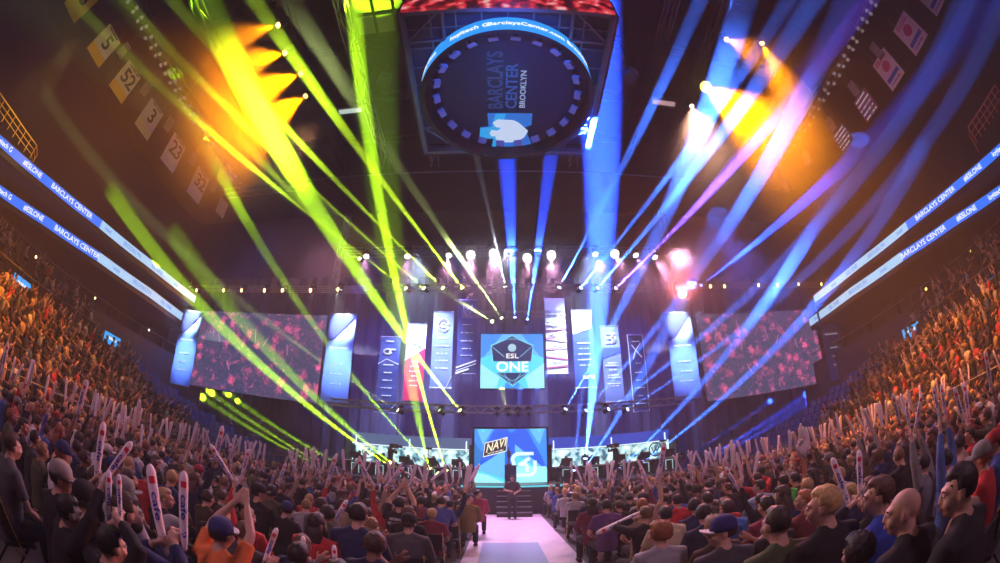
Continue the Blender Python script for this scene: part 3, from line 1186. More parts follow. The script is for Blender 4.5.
def b5(t, w, h):
    MB().box((0, -.05, h * .33), (w * .96, .02, h * .32)).build('glowing_panel', mat('panel_white', (.7, .8, 1), .5, emit=(.55, .7, 1), strength=.5), t)  # pale field of the cloth banner, set to glow without a lamp
    mb = MB()
    for k in range(5):
        z = h * (.06 - .12 * k)
        stroke(mb, [(-w * .47, z + (.1 if k % 2 else -.02)), (w * .47, z - (.1 if k % 2 else -.1))], .07, -.06)
    mb.build('red_stripes', mat('stripe_pink', (.85, .12, .3), .7), t)
    mb = MB()
    lines(mb, [h * (.0 - .12 * k) for k in range(4)], w, (.3, .45), -.07, 5, .07)
    mb.build('lettering', M_ledk, t)


def b6(t, w, h):
    mb = MB()
    mb.prism([(-w / 2, h * .17), (w * .42, h * .25), (w / 2, h * .49), (-w / 2, h * .49)], -.06, -.045)
    mb.build('white_field', Fw, t)
    mb = MB()
    z = h * .36
    stroke(mb, [(-.42, z - .18), (.38, z - .1), (.44, z + .2), (-.36, z + .12)], .05, -.075, closed=True)
    mb.build('team_logo', M_ledk, t)
    text('NAVI', .3, M_ledk, t, (.0, -.08, z + .01), sx=.85)
    d_lines([.06, -.01, -.08, -.15, -.22], (.45, .7), .08, 6)(t, w, h)
    mb = MB()
    lines(mb, [-h * .36, -h * .38], w, (.5, .6), -.06, 9, .18, w * .15)
    mb.build('pattern', M_ftext, t)


def b7(t, w, h):
    mb = MB()
    sk_logo(mb, 0, h * .33, .62, .1, -.06)
    mb.build('team_logo', M_ftext, t)
    mb = MB()
    mb.prism([(-w / 2, h * .06), (w / 2, h * .14), (w / 2, h * .2), (-w / 2, h * .2)], -.05, -.04)
    mb.build('dark_field', Fb2, t)
    d_lines([.0, -.03, -.09, -.16, -.19, -.27, -.3], (.4, .8), .08, 7)(t, w, h)


def b8(t, w, h):
    mb = MB()
    stroke(mb, [(-.3, h * .36), (.3, h * .2)], .07, -.06)
    stroke(mb, [(.3, h * .38), (-.1, h * .28), (-.28, h * .18)], .07, -.06)
    stroke(mb, [(-.25, h * .41), (.25, h * .41)], .05, -.06)
    mb.build('team_logo', M_ftext, t)
    mb = MB()
    stroke(mb, [(-w / 2, -h / 2), (-w / 2, h / 2)], .04, -.03)
    stroke(mb, [(w / 2, -h / 2), (w / 2, h / 2)], .02, -.03)
    mb.build('piping', M_ftext, t)
    d_lines([.12, .0, -.1, -.2, -.3, -.4], (.3, .7), .06, 8)(t, w, h)


BY = 25
hanging_banner(381, 401, 337, 413, BY, 'dark navy hanging team banner with a loop-shaped logo, outermost of the left four', Fb, b1)
hanging_banner(408, 427, 324, 402, BY, 'hanging team banner with a bright red lower half', Flt, b2)
hanging_banner(434, 454, 312, 388, BY, 'pale blue hanging banner with a white horse-head logo', Fsl, b3)
hanging_banner(459, 477, 300, 374, BY, 'dim violet-navy hanging banner with white slanted stripes at its foot', Fb, b4)
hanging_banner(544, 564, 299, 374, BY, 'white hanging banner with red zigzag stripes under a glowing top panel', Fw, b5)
hanging_banner(571, 591, 310, 388, BY, 'blue hanging banner whose white top shows a framed black team name', Fb2, b6)
hanging_banner(600, 618, 326, 402, BY, 'slate blue hanging banner with a white squared logo', Fsl, b7)
hanging_banner(627, 642, 335, 412, BY, 'dark outlined hanging banner, outermost of the right four', Fb, b8)


def side(seed):
    def f(t, w, h):
        mb = MB()
        mb.prism([(-w / 2, h * .16), (-w * .2, h * .2), (w / 2, h * .48), (-w / 2, h * .49)], -.045, -.04)
        mb.build('corner_field', Fb, t)
        mb = MB()
        q = random.Random(seed)
        lines(mb, [h * .1], w, (.6, .75), -.06, seed, .16)
        lines(mb, [-h * .08], w, (.4, .5), -.06, seed + 1, .13)
        lines(mb, [-h * .19, -h * .3], w, (.4, .55), -.06, seed + 2, .1)
        mb.build('lettering', M_ftext, t)
    return f


SY = 26.2
Fside = fabric('side_blue', (.25, .42, .98))
for nm, a in (('tall blue sponsor banner at the outer edge of the left video screen', (184, 204, 311, 388)), ('tall blue sponsor banner at the inner edge of the left video screen', (331, 357, 314, 403)),
              ('tall blue sponsor banner at the inner edge of the right video screen', (664, 690, 312, 400)), ('tall blue sponsor banner at the outer edge of the right video screen', (815, 832, 305, 383))):
    t = hanging_banner(*a, SY if 300 < a[0] < 700 else 23.9, nm, Fside, side(int(a[0])))
    p = t.location
    # white lamp over each banner
    L = Vector((p.x, p.y - 1.3, p.z + 4.6))
    moving_light(L + Vector((0, 0, .3)), p + Vector((0, 0, 2.6)), 'small lamp lighting %s' % nm.replace('tall blue sponsor banner at the', 'the tall banner at').replace('of the', 'of'), (1, 1, 1), .8)
    lamp('SPOT', L + Vector((0, -.9, -.5)), p + Vector((0, 0, 2.5)), (.85, .92, 1), 6000, 46, .7, .03)
    lamp('SPOT', L + Vector((0, -2.6, -2.2)), p + Vector((0, 0, -.6)), (.3, .45, 1), 6000, 40, .9, .03)
# wash on the inner banners
for x in (-5, 5.4):
    lamp('SPOT', (x, 21, 14.5), (x, BY, 9.5), (.5, .6, 1), 16000, 62, .8, .2)

# hanging screen with the tournament shield
t = thing('video_screen', 'hanging LED screen with a dark tournament shield on turquoise', 'screen', (.75, BY - .1, 8.66))
W_, H_ = 3.9, 3.5
MB().box((0, .1, 0), (W_ + .12, .14, H_ + .12)).build('frame', M_black, t)
mb = MB()
shards(mb, W_, H_, [(2, [(0, 0), (1, 0), (1, 1), (0, 1)]), (1, [(0, 0), (.35, 0), (0, .5)]), (1, [(.65, 0), (1, 0), (1, .5)]),
                    (3, [(0, .45), (.25, .35), (.5, .8), (.3, 1), (0, 1)]), (3, [(1, .45), (.75, .35), (.5, .8), (.7, 1), (1, 1)]),
                    (4, [(0, .55), (.3, .8), (.25, 1), (0, 1)]), (4, [(1, .55), (.7, .8), (.75, 1), (1, 1)]), (1, [(.4, .9), (.6, .9), (.62, 1), (.38, 1)])])
mb.build('screen', BL, t)
sh = MB()
P_ = [(0, 1.62), (1.32, .98), (1.15, -.25), (.95, -.85), (0, -1.62), (-.95, -.85), (-1.15, -.25), (-1.32, .98)]
sh.prism(P_, -.06, -.04)
sh = sh.build('shield', glow('shield_navy', (.01, .04, .2), .8), t)
mb = MB()
stroke(mb, P_, .05, -.07, closed=True)
stroke(mb, [(-1.3, .95), (-.3, 1.4), (.3, 1.4), (1.3, .95)], .03, -.07)
stroke(mb, [(-.5, .25), (-1.3, .95)], .03, -.07)
stroke(mb, [(.5, .25), (1.3, .95)], .03, -.07)
stroke(mb, [(-.9, -.8), (0, -1.3), (.9, -.8)], .03, -.07)
stroke(mb, [(-.5, -.85), (0, -1.6), (.5, -.85)], .03, -.07)
mb.build('outline', glow('shield_line', (.2, .75, 1), 1.2), sh)
mb = MB()
mb.ell((0, -.08, .82), (.26, .02, .26), 16, 8)
mb.build('emblem', glow('ball_cyan', (.5, .8, .95), 1.), sh)
MB().box((0, -.075, -.42), (2.35, .03, .72)).build('name_band', BL[3], sh)
text('ESL', .42, M_ledw, sh, (0, -.1, .27), spacing=1.05, sx=1.25)
text('ONE', .88, M_ledw, sh, (0, -.11, -.43), sx=1.08)
for s in (-1, 1):
    MB().bar((s * 1.7, .1, H_ / 2), (s * 1.7, .1, 16 - 8.66), .02, 4).build('cable', M_grey, t)


# side video screens that show the cheering crowd
def crowd_video(name, seed):
    m = bpy.data.materials.new(name)
    m.use_nodes = True
    nt = m.node_tree
    L = nt.links.new
    b = nt.nodes['Principled BSDF']
    b.inputs['Base Color'].default_value = (.01, .01, .01, 1)
    tc = nt.nodes.new('ShaderNodeTexCoord')
    mp = nt.nodes.new('ShaderNodeMapping')
    mp.inputs['Location'].default_value = (seed, 0, 0)
    L(tc.outputs['Object'], mp.inputs['Vector'])
    tot = None
    for sc, lo, hi, c, y in ((1.0, .12, .46, (.5, .05, .13), 0), (2.3, .08, .42, (.3, .04, .13), 3), (5.5, .05, .45, (.2, .05, .11), 5)):
        v = nt.nodes.new('ShaderNodeTexVoronoi')
        v.inputs['Scale'].default_value = sc
        m2 = nt.nodes.new('ShaderNodeVectorMath')
        m2.operation = 'ADD'
        m2.inputs[1].default_value = (y, y, y)
        nz = nt.nodes.new('ShaderNodeTexNoise')
        nz.inputs['Scale'].default_value = 3
        L(mp.outputs[0], nz.inputs['Vector'])
        m3 = nt.nodes.new('ShaderNodeVectorMath')
        m3.operation = 'ADD'
        L(mp.outputs[0], m3.inputs[0])
        L(nz.outputs['Color'], m3.inputs[1])
        L(m3.outputs[0], m2.inputs[0])
        L(m2.outputs[0], v.inputs['Vector'])
        mr = nt.nodes.new('ShaderNodeMapRange')
        mr.inputs['From Min'].default_value = hi
        mr.inputs['From Max'].default_value = lo
        L(v.outputs['Distance'], mr.inputs['Value'])
        mx = nt.nodes.new('ShaderNodeMix')
        mx.data_type = 'RGBA'
        mx.inputs[6].default_value = (.006, .01, .022, 1)
        mx.inputs[7].default_value = (*c, 1)
        sel = nt.nodes.new('ShaderNodeSeparateColor')
        L(v.outputs['Color'], sel.inputs[0])
        mm = nt.nodes.new('ShaderNodeMath')
        mm.operation = 'MULTIPLY'
        L(mr.outputs[0], mm.inputs[0])
        L(sel.outputs[0], mm.inputs[1])
        L(mm.outputs[0], mx.inputs[0])
        if tot is None:
            tot = mx.outputs[2]
        else:
            ad = nt.nodes.new('ShaderNodeMix')
            ad.data_type = 'RGBA'
            ad.blend_type = 'ADD'
            ad.inputs[0].default_value = 1
            L(tot, ad.inputs[6])
            L(mx.outputs[2], ad.inputs[7])
            tot = ad.outputs[2]
    L(tot, b.inputs['Emission Color'])
    b.inputs['Emission Strength'].default_value = 2.3
    try:
        m.cycles.emission_sampling = 'NONE'
    except Exception:
        pass
    return m


for sd, a, sx in (('left', (203, 328, 313, 394), -1), ('right', (695, 812, 312, 392), 1)):
    p0, p1, p2 = at(a[0], a[2], 26.9), at(a[1], a[2], 26.9), at((a[0] + a[1]) / 2, a[3] + 3, 26.9)
    w = p1.x - p0.x
    zt = (p0.z + p1.z) / 2
    h = zt - p2.z
    t = thing('video_screen', 'huge %s video screen showing a magenta cheering crowd' % sd, 'screen', ((p0.x + p1.x) / 2, 26.9, zt - h / 2))
    MB().box((0, .12, 0), (w + .1, .2, h + .1)).build('frame', M_black, t)
    o = MB().box((0, 0, 0), (w, .03, h)).build('screen', crowd_video('crowd_video_' + sd, 3 if sd == 'left' else 40), t)
    mb = MB()
    q = random.Random(3)
    for k in range(9):
        x, z = q.uniform(-w * .4, w * .4), q.uniform(-h * .25, h * .3)
        an = q.uniform(55, 125)
        stroke(mb, [(x, z), (x + .75 * math.cos(R(an)), z + .75 * math.sin(R(an)))], .09, -.03)
    mb.build('picture_pattern', glow('video_stick', (.8, .3, .6), .7), t)
    for s in (-1, 1):
        MB().bar((s * w * .4, .1, h / 2), (s * w * .4, .1, 14 - t.location.z), .02, 4).build('cable', M_grey, t)
# ================================================================ CENTRE-HUNG SCOREBOARD
SX, SYC, SZ = .27, 9.95, 15.0
hw = 3.6
t = thing('scoreboard', 'huge square scoreboard hanging under the roof with a glowing blue ring', 'scoreboard', (SX, SYC, SZ))
mb = MB()
for a in (-1, 1):
    mb.box((a * hw, 0, .15), (.16, 2 * hw + .16, .3))
    mb.box((0, a * hw, .15), (2 * hw, .16, .3))
    mb.box((a * hw * .62, 0, .3), (.1, 2 * hw, .14))
    mb.box((0, a * hw * .62, .3), (2 * hw, .1, .14))
for a in (-1, 1):
    for b in (-1, 1):
        mb.box((a * hw, b * hw, 2.4), (.18, .18, 4.6))
        mb.bar((a * hw * .62, b * hw, .3), (a * hw, b * hw * .62, .3), .05)
for k in range(9):
    q = -hw + 2 * hw * k / 8
    mb.box((q, 0, .42), (.06, 2 * hw, .06))
    mb.box((0, q, .46), (2 * hw, .06, .06))
mb.build('frame', mat('frame_steel', (.16, .19, .26), .4, .5), t)
MB().box((0, 0, .62), (2 * hw, 2 * hw, .1)).build('underside_panel', mat('underside', (.03, .05, .1), .5), t)


def splash(name):
    m = bpy.data.materials.new(name)
    m.use_nodes = True
    nt = m.node_tree
    b = nt.nodes['Principled BSDF']
    tc = nt.nodes.new('ShaderNodeTexCoord')
    v = nt.nodes.new('ShaderNodeTexNoise')
    v.inputs['Scale'].default_value = 2.2
    v.inputs['Detail'].default_value = 3
    nt.links.new(tc.outputs['Object'], v.inputs['Vector'])
    cr = nt.nodes.new('ShaderNodeValToRGB')
    cr.color_ramp.interpolation = 'CONSTANT'
    e = cr.color_ramp.elements
    e[0].color = (.05, .005, .01, 1)
    e[1].position = .62
    e[1].color = (.9, .5, .5, 1)
    for p, c in ((.42, (.3, .01, .02, 1)), (.5, (.75, .03, .05, 1)), (.56, (.9, .12, .12, 1))):
        x = e.new(p)
        x.color = c
    nt.links.new(v.outputs['Fac'], cr.inputs[0])
    nt.links.new(cr.outputs[0], b.inputs['Emission Color'])
    b.inputs['Emission Strength'].default_value = .9
    b.inputs['Base Color'].default_value = (.01, .01, .01, 1)
    try:
        m.cycles.emission_sampling = 'NONE'
    except Exception:
        pass
    return m


rs = splash('red_splash')
for i in range(4):
    a = PI / 2 * i
    c = Vector((math.sin(a) * (hw + .12), -math.cos(a) * (hw + .12), 1.95))
    o = MB().box((0, 0, 0), (2 * hw, .1, 3.9)).build('screen' if i == 0 else 'side_panel', rs if i == 0 else M_dark, t)
    o.location = c
    o.rotation_euler = (0, 0, a)
# roof box above
MB().box((0, 0, 4.7), (2 * hw + .3, 2 * hw + .3, .2)).build('top_cover', M_black, t)
for a in (-1, 1):
    for b in (-1, 1):
        MB().bar((a * 2, b * 2, 4.7), (a * 2, b * 2, 11.26), .03, 5).build('hoist_cable', M_grey, t)
# ring
RR = 3.28
rc = Vector((0, .17, 0))
mb = MB()
n = 72
vs = []
for k in range(n):
    q = 2 * PI * k / n
    for r, z in ((RR, .35), (RR, -.6), (RR - .18, -.6), (RR - .18, .35)):
        vs.append(rc + Vector((r * math.sin(q), -r * math.cos(q), z)))
fs, ks = [], []
for k in range(n):
    a, b = 4 * k, 4 * ((k + 1) % n)
    for j in range(4):
        fs.append((a + j, b + j, b + (j + 1) % 4, a + (j + 1) % 4))
        ks.append(1 if j == 0 else 0)
mb._add(vs, fs)
mb.m = ks
M_ring = glow('ring_blue', (.02, .33, .95), 1.15, True)
ring = mb.build('ring_screen', [M_black, M_ring], t)
ring['label'] = 'glowing blue ring with white writing'
for w_, a0, sz in (('logitech G', -24, .36), ('BarclaysCenter.com', 12, .34), ('Brooklyn', 50, .36), ('#ESLOne', -62, .36)):
    me = text_mesh(w_, sz, .01)
    wd = me.copy()
    for v in wd.vertices:
        q = R(a0) + v.co.x / RR
        v.co = (rc.x + (RR + .02 + v.co.z) * math.sin(q), rc.y - (RR + .02 + v.co.z) * math.cos(q), v.co.y - .12)
    wd.materials.clear()
    wd.materials.append(M_ribtxt)
    link('lettering', wd, ring)
disc = MB().lathe([(.0, .05), (RR - .2, .05), (RR - .2, .1), (0, .1)], 60, rc).build('centre_disc', mat('disc_navy', (.006, .014, .03), .5, scale=3, vary=.2), t)
M_bl = glow('sign_blue', (.02, .12, .55), .55)
M_bl2 = glow('sign_blue_dim', (.03, .1, .4), .38)
M_paleblue = glow('sign_pale', (.45, .6, .95), .65)
def under_text(w_, px, py0, py1, m):
    """letters under the disc: they run from py1 (start) up to py0 in the picture, px: pixel across"""
    a, b = atz(px, py1, SZ), atz(px, py0, SZ)
    L = (b - a).length
    me = text_mesh(w_, 1.0, .01)
    xs = [v.co.x for v in me.vertices]
    ys = [v.co.y for v in me.vertices]
    return me, (a + b) / 2, L, max(xs) - min(xs), (max(ys) - min(ys)), (max(ys) + min(ys)) / 2
for w_, x0, x1, y0, y1, m in (('BARCLAYS', 487, 503, 52, 109, M_bl2), ('CENTER', 505.5, 517.5, 64, 109, M_bl), ('BROOKLYN', 520, 526, 71, 108, M_paleblue)):
    me, c, L, wx, wy, cy = under_text(w_, (x0 + x1) / 2, y0, y1, m)
    hh = abs(atz(x1, (y0 + y1) / 2, SZ).x - atz(x0, (y0 + y1) / 2, SZ).x)
    me.materials.clear()
    me.materials.append(m)
    kx, ky = L / wx, hh / wy
    for v in me.vertices:
        X, Y_, Z_ = v.co.x * kx, (v.co.y - cy) * ky, v.co.z
        v.co = (-Y_, -X, -Z_)
    o = link('lettering', me, disc)
    o.location = (c.x - SX, c.y - SYC, .02)
# eagle sign: crossed blue panels with a white bird
def upt(px, py):
    p = atz(px, py, SZ)
    return (p.x - SX, p.y - SYC)
def under_poly(pts, z, m, name, parent):
    mb = MB()
    P2 = [upt(*p) for p in pts]
    n = len(P2)
    mb._add([(x, y, z) for x, y in P2] + [(x, y, z - .03) for x, y in P2], [tuple(range(n)), tuple(reversed(range(n, 2 * n)))] + [(i, n + i, n + (i + 1) % n, (i + 1) % n) for i in range(n)])
    return mb.build(name, m, parent)
k = 1 / 4.894
cr = lambda *p: [(465 + x * k, 40 + y * k) for x, y in p]
sg = under_poly(cr((110, 360), (330, 362), (325, 415), (290, 430), (330, 520), (130, 525), (140, 480), (70, 480), (75, 430), (115, 425)), .03, glow('sign_mid', (.01, .2, .8), .8), 'bird_sign', disc)
under_poly(cr((75, 430), (130, 425), (150, 360), (200, 360), (150, 520), (130, 525), (140, 480), (70, 480)), -.01, glow('sign_cyan', (.02, .42, .95), .9), 'blue_panel', sg)
under_poly(cr((135, 400), (160, 385), (235, 388), (262, 400), (290, 425), (308, 440), (290, 470), (262, 488), (225, 495), (160, 495), (148, 470), (158, 462), (130, 466), (121, 452), (130, 436), (160, 440), (180, 425), (150, 420)), -.05, glow('bird_white', (.62, .75, 1.), .95), 'bird', sg)
for k in range(22):
    q = 2 * PI * k / 22 + .1
    r = RR - .55
    g = thing('projector', 'small grey projector inside the glowing ring, %s clockwise from the camera side' % ORD[k + 1], 'projector', (SX + r * math.sin(q), SYC + .17 - r * math.cos(q), SZ - .12), (0, 0, q), 'projectors inside the scoreboard ring')
    MB().box((0, 0, -.03), (.34, .26, .16), Matrix.Rotation(.5, 3, 'X')).build('case', mat('projector_grey', (.3, .33, .45), .4), g)
    MB().box((0, 0, .09), (.05, .05, .14)).build('clamp', M_black, g)
    MB().bar((0, -.12, -.08), (0, -.2, -.13), .05, 10).build('lens_tube', M_black, g)
lamp('SPOT', (SX, SYC + .2, 13), (SX, SYC + .2, 15), (.1, .3, 1), 60, 120, .6, .3)  # added blue spots, no fixture, tinting the scoreboard from below
lamp('SPOT', (SX, SYC - 6, 11.5), (SX, SYC, 15.2), (.04, .16, 1), 3500, 70, .8, .3)

# ================================================================ ROOF FITTINGS
# strings of round lamps along the roof edge
g0 = thing('roof_bulb', 'x', 'roof lamp')
MB().lathe([(.03, .14), (.1, .1), (.14, 0), (.12, -.03), (.0, -.04)], 12).build('reflector', mat('reflector', (.75, .7, .65), .25, .7, emit=(1, .9, .8), strength=.1), g0)
MB().lathe([(.02, .24), (.02, .12)], 6).build('stem', M_grey, g0)
ff = True
for sx in (-1, 1):
    sd = 'left' if sx < 0 else 'right'
    bx = (CX - 19.1) if sx < 0 else (CX + 18.7)
    tr = truss((bx, .5, 19.45), (bx, 20.5, 19.45), .5, 'long black truss that carries the round lamps along the %s roof edge' % sd, m=M_black, step=1.2)
    for i in range(27):
        for j in (-1, 1):
            o = g0 if ff else copy_tree(g0)
            ff = False
            o.location = (bx + j * .22 + rnd.uniform(-.04, .04), 1 + i * .72 + rnd.uniform(-.08, .08), 19.0)
            o['label'] = 'round roof lamp in the %s double string, %s row, %s of its pair' % (sd, ORD[i + 1], 'inner' if j * sx < 0 else 'outer')
            o['group'] = 'round lamps along the %s roof edge' % sd
            o['category'] = 'roof lamp'
            tag(o)
# jersey and championship banners
def flag(x, y0, y1, z0, z1, label, col, draw):
    sx = -1 if x < 0 else 1
    w, h = y1 - y0, z1 - z0
    t = thing('roof_banner', label, 'banner', (x, (y0 + y1) / 2, (z0 + z1) / 2), (0, 0, sx * -PI / 2))
    MB().box((0, 0, 0), (w, .03, h)).build('cloth', col, t)
    MB().bar((-w / 2, 0, h / 2), (w / 2, 0, h / 2), .03).build('top_rod', M_grey, t)
    MB().bar((-w * .3, 0, h / 2), (-w * .3, 0, h / 2 + .7), .012, 4).build('cable', M_grey, t)
    MB().bar((w * .3, 0, h / 2), (w * .3, 0, h / 2 + .7), .012, 4).build('cable', M_grey, t)
    draw(t, w, h)
    return t
Fcream = fabric('cream', (.8, .7, .55))
Fyel = fabric('yellow', (.95, .55, .03))
Flil = fabric('lilac', (.7, .62, .8))
Fpink = fabric('pinkish', (.75, .5, .5))
M_ink = mat('ink', (.02, .02, .03), .8)
M_inkb = mat('ink_blue', (.05, .08, .35), .8)
M_inkr = mat('ink_red', (.6, .05, .1), .8)
def jersey(num, foot):
    def f(t, w, h):
        # default text faces -y; rotated with the banner it faces the middle of the hall
        text(num, h * .62, M_ink, t, (w * .05, -.03, h * .1), spacing=.9)
        mb = MB()
        lines(mb, [h * .44], w, (.6, .8), -.03, int(num) + 1, .14)
        mb.build('lettering', M_ink, t)
        if foot:
            MB().box((0, -.02, -h * .36), (w, .01, h * .28)).build('foot_field', foot, t)
    return f
for y0, num, c, foot in ((-.6, '3', Fyel, None), (2.95, '5', Fcream, Fyel), (6.0, '52', Fcream, Fyel), (9.35, '3', Flil, Fcream), (12.7, '23', Flil, None), (16.3, '32', Flil, None)):
    flag(-21, y0, y0 + 1.65, 16.65, 18.9, 'retired jersey banner with number %s, %s from camera, %s cloth' % (num, ORD[1 + round((y0 + .6) / 3.3)], 'all-yellow' if c is Fyel else 'cream and yellow' if foot is Fyel else 'lilac and cream' if foot else 'plain lilac'), c, jersey(num, foot))
flag(-20.2, 19.2, 20.3, 16.9, 18.2, 'small dim lilac banner nearest the stage under the left roof edge', Flil, lambda t, w, h: None)
def champ(t, w, h):
    mb = MB()
    mb.ell((0, -.03, h * .1), (w * .22, .01, w * .22), 14, 8)
    mb.build('round_logo', M_inkr, t)
    mb = MB()
    lines(mb, [h * .42, h * .34], w, (.7, .85), -.03, 4, .13)
    mb.build('lettering', M_inkr, t)
    MB().box((0, -.02, -h * .24), (w * .8, .012, h * .12)).build('blue_band', M_inkb, t)
    mb = MB()
    lines(mb, [-h * .4], w, (.6, .7), -.03, 5, .12)
    mb.build('lettering', M_inkb, t)
def grid(t, w, h):
    mb = MB()
    lines(mb, [h * (.4 - .2 * k) for k in range(5)], w, (.75, .9), -.03, 11, .16)
    mb.build('lettering', M_ftext, t)
flag(21, -1.6, .1, 16.2, 18.3, 'pale championship banner nearest the camera under the right roof edge', Fcream, champ)
flag(21, 1.5, 3.2, 16.2, 18.4, 'pink championship banner with a red ball, beside the cream one', Fpink, champ)
flag(21, 4.6, 6.2, 16.3, 18.5, 'pink championship banner with a red ball, farther from the camera', Fpink, champ)
flag(21, 7.75, 9.25, 16.5, 18.2, 'dark red banner with rows of pale print under the right roof edge', mat('fabric_maroon', (.25, .05, .09), .8), grid)
flag(21, 10.9, 12.3, 16.7, 18.1, 'dark violet banner with rows of pale print under the right roof edge', mat('fabric_plum', (.12, .05, .14), .8), grid)
for sx in (-1, 1):
    x = sx * 21
    lamp('SPOT', (sx * 14, 6, 15), (x, 6, 17.8), (1, .7, .35) if sx < 0 else (1, .55, .5), 260, 80, .8, .2)
    lamp('SPOT', (sx * 14, 14, 15), (x, 14, 17.8), (.75, .5, .9), 160, 70, .8, .2)
    for i, y in enumerate((5.1, 8.4, 11.7, 15.2, 18.4)):
        g = thing('sound_louvre', 'grey slatted box between the roof banners, %s from the near end on the %s side' % (ORD[i + 1], 'left' if sx < 0 else 'right'), 'loudspeaker', (x * .985, y, 18.6), (0, 0, 0))
        mb = MB()
        for k in range(5):
            mb.box((0, 0, .4 - .2 * k), (.3, .55, .09))
        mb.build('slats', mat('slat_grey', (.3, .28, .33), .6), g)
        MB().box((sx * .14, 0, 0), (.05, .5, 1.)).build('back_plate', M_dark, g)
        MB().bar((sx * .14, 0, .5), (sx * .14, 0, 7.65), .015, 5).build('hanger_rod', M_black, g)
# pale light bars and loudspeakers on the roof trusses
for (px, py, l, c) in ((350, 111, 'white tube lamp on the roof left of the scoreboard', (.8, 1, .9)), (664, 103, 'pinkish tube lamp on the roof right of the scoreboard', (1, .6, .6)), (590, -30, '', None)):
    if c is None:
        continue
    p = atz(px, py, 21.5)
    t = thing('tube_lamp', l, 'lamp', p)
    MB().box((0, 0, 0), (1.5, .28, .12)).build('tube', glow('tube_' + str(px), c, .8), t)
    MB().box((0, 0, .14), (1.6, .34, .14)).build('housing', M_grey, t)
    for s_ in (-.6, .6):
        MB().bar((s_, 0, .2), (s_, 0, 26.25 - p.z), .015, 5).build('hanger_rod', M_black, t)
for (px, py, l) in ((385, 79, 'square loudspeaker under the roof left of the scoreboard'), (630, 74, 'square loudspeaker under the roof right of the scoreboard')):
    p = atz(px, py, 21)
    t = thing('roof_speaker', l, 'loudspeaker', p, (0, 0, .5))
    MB().box((0, 0, 0), (.7, .7, .5)).build('cabinet', mat('speaker_blue', (.06, .09, .14), .5), t)
    MB().box((0, 0, -.26), (.6, .6, .03)).build('front_grille', M_dark, t)
    MB().box((0, 0, 2.7), (.06, .06, 5.1)).build('bracket', M_black, t)
n = 0
for i in range(3):
    for j in range(3):
        if i == 2 and j == 0:
            continue
        n += 1
        p = Vector((-7.4 + i * 1.15, 7.6 + j * 1.5, 22.9))
        t = MB().box((0, 0, 0), (.95, 1.2, .12)).box((0, 0, .06), (.75, 1., .1)).build('roof_baffle', mat('baffle', (.16, .18, .14), .9))
        t.location = p
        tag(t, 'grey square roof baffle left of the scoreboard, %s column, %s row from the camera' % (ORD[i + 1], ORD[j + 1]), 'acoustic panel', 'acoustic baffles left of the scoreboard')
# yellow and reddish stair rails above the ribbon boards
M_yel = mat('yellow_paint', (.85, .5, .05), .5)
M_redp = mat('red_paint', (.5, .15, .1), .5)
rail('stair_rail', [(-27.4, .2, 13.6), (-27.2, 2.5, 13.55), (-27.2, 5.4, 13.5), (-27.6, 5.9, 13.3)], 'yellow painted rail above the upper left glowing board', M_yel, .04, .7, 1.0, True)
rail('stair_rail', [(27.2, .2, 14.1), (27.2, 4.2, 14.0), (27.8, 4.6, 13.7)], 'reddish painted rail above the upper right glowing board', M_redp, .05, .55, 1.15, True)
lamp('SPOT', (-20, 2, 16), (-27.4, 3, 13.4), (1, .65, .2), 3500, 50, .8, .2)  # added spots, no fixture, brightening the two painted rails
lamp('SPOT', (20, 2, 16), (27.4, 3, 13.4), (1, .5, .3), 500, 50, .8, .2)
# blue direction screens over the stands
for px, py, X, w, l in ((22, 286, -22.5, 1.5, 'nearer blue screen over the left stand'), (112, 340, -24.4, 1.6, 'farther blue screen over the left stand'),
                     (996, 283, 23.2, 1.5, 'nearer blue screen over the right stand'), (911, 331, 25.2, 1.6, 'farther blue screen over the right stand')):
    p = atx(px, py, X)
    t = thing('direction_screen', l, 'screen', p, (0, 0, -PI / 2 * (1 if X > 0 else -1)))
    MB().box((0, .06, 0), (w + .1, .1, .8)).build('casing', M_black, t)
    MB().box((0, 0, 0), (w, .03, .7)).build('screen', glow('dir_blue', (.03, .4, 1.), 1.2), t)
    mb = MB()
    lines(mb, [.05], w, (.5, .6), -.03, 3, .22)
    mb.build('print', M_ribtxt, t)
    MB().bar((0, .06, -.4), (0, .06, -2.6), .04).build('post', M_dark, t)
# small warm work lights in the suites
for i, (px, py, c) in enumerate(((95, 298, 'warm'), (77, 309, 'white'), (149, 330, 'white'), (926, 289, 'yellow'), (880, 333, 'white'), (970, 251, 'yellow'), (36, 257, 'warm'))):
    X = -28.5 if px < 500 else 28.5
    p = atx(px, py, X)
    t = thing('suite_lamp', 'tiny %s lamp glowing in the dark suites, %s on the %s side' % (c, ORD[i + 1] if px < 500 else ORD[i - 2], 'left' if px < 500 else 'right'), 'lamp', p)
    MB().ell((0, 0, 0), (.1, .1, .1), 10, 6).build('bulb', glow('bulb_' + c, {'warm': (1, .8, .4), 'white': (.9, .95, 1), 'yellow': (1, .75, .15)}[c], 4), t)
    MB().bar((0, 0, .08), (0, 0, 1.2), .02, 5).build('stem', M_dark, t)
for sx in (-1, 1):
    lamp('SPOT', (sx * 30, 10, 9.7), (sx * 34, 12, 8), (1, .6, .25), 60, 100, .8, .2)
# ================================================================ SEATS AND CHAIRS
def make_seat():
    mb = MB()
    mb.box((0, .0, .42), (.44, .4, .06)).box((0, -.2, .66), (.44, .05, .44), Matrix.Rotation(.15, 3, 'X')).box((-.24, -.02, .5), (.04, .36, .05)).box((.24, -.02, .5), (.04, .36, .05)).box((0, -.12, .2), (.1, .1, .4))
    return mb.mesh('stadium_seat', M_seat)
seat_me = make_seat()
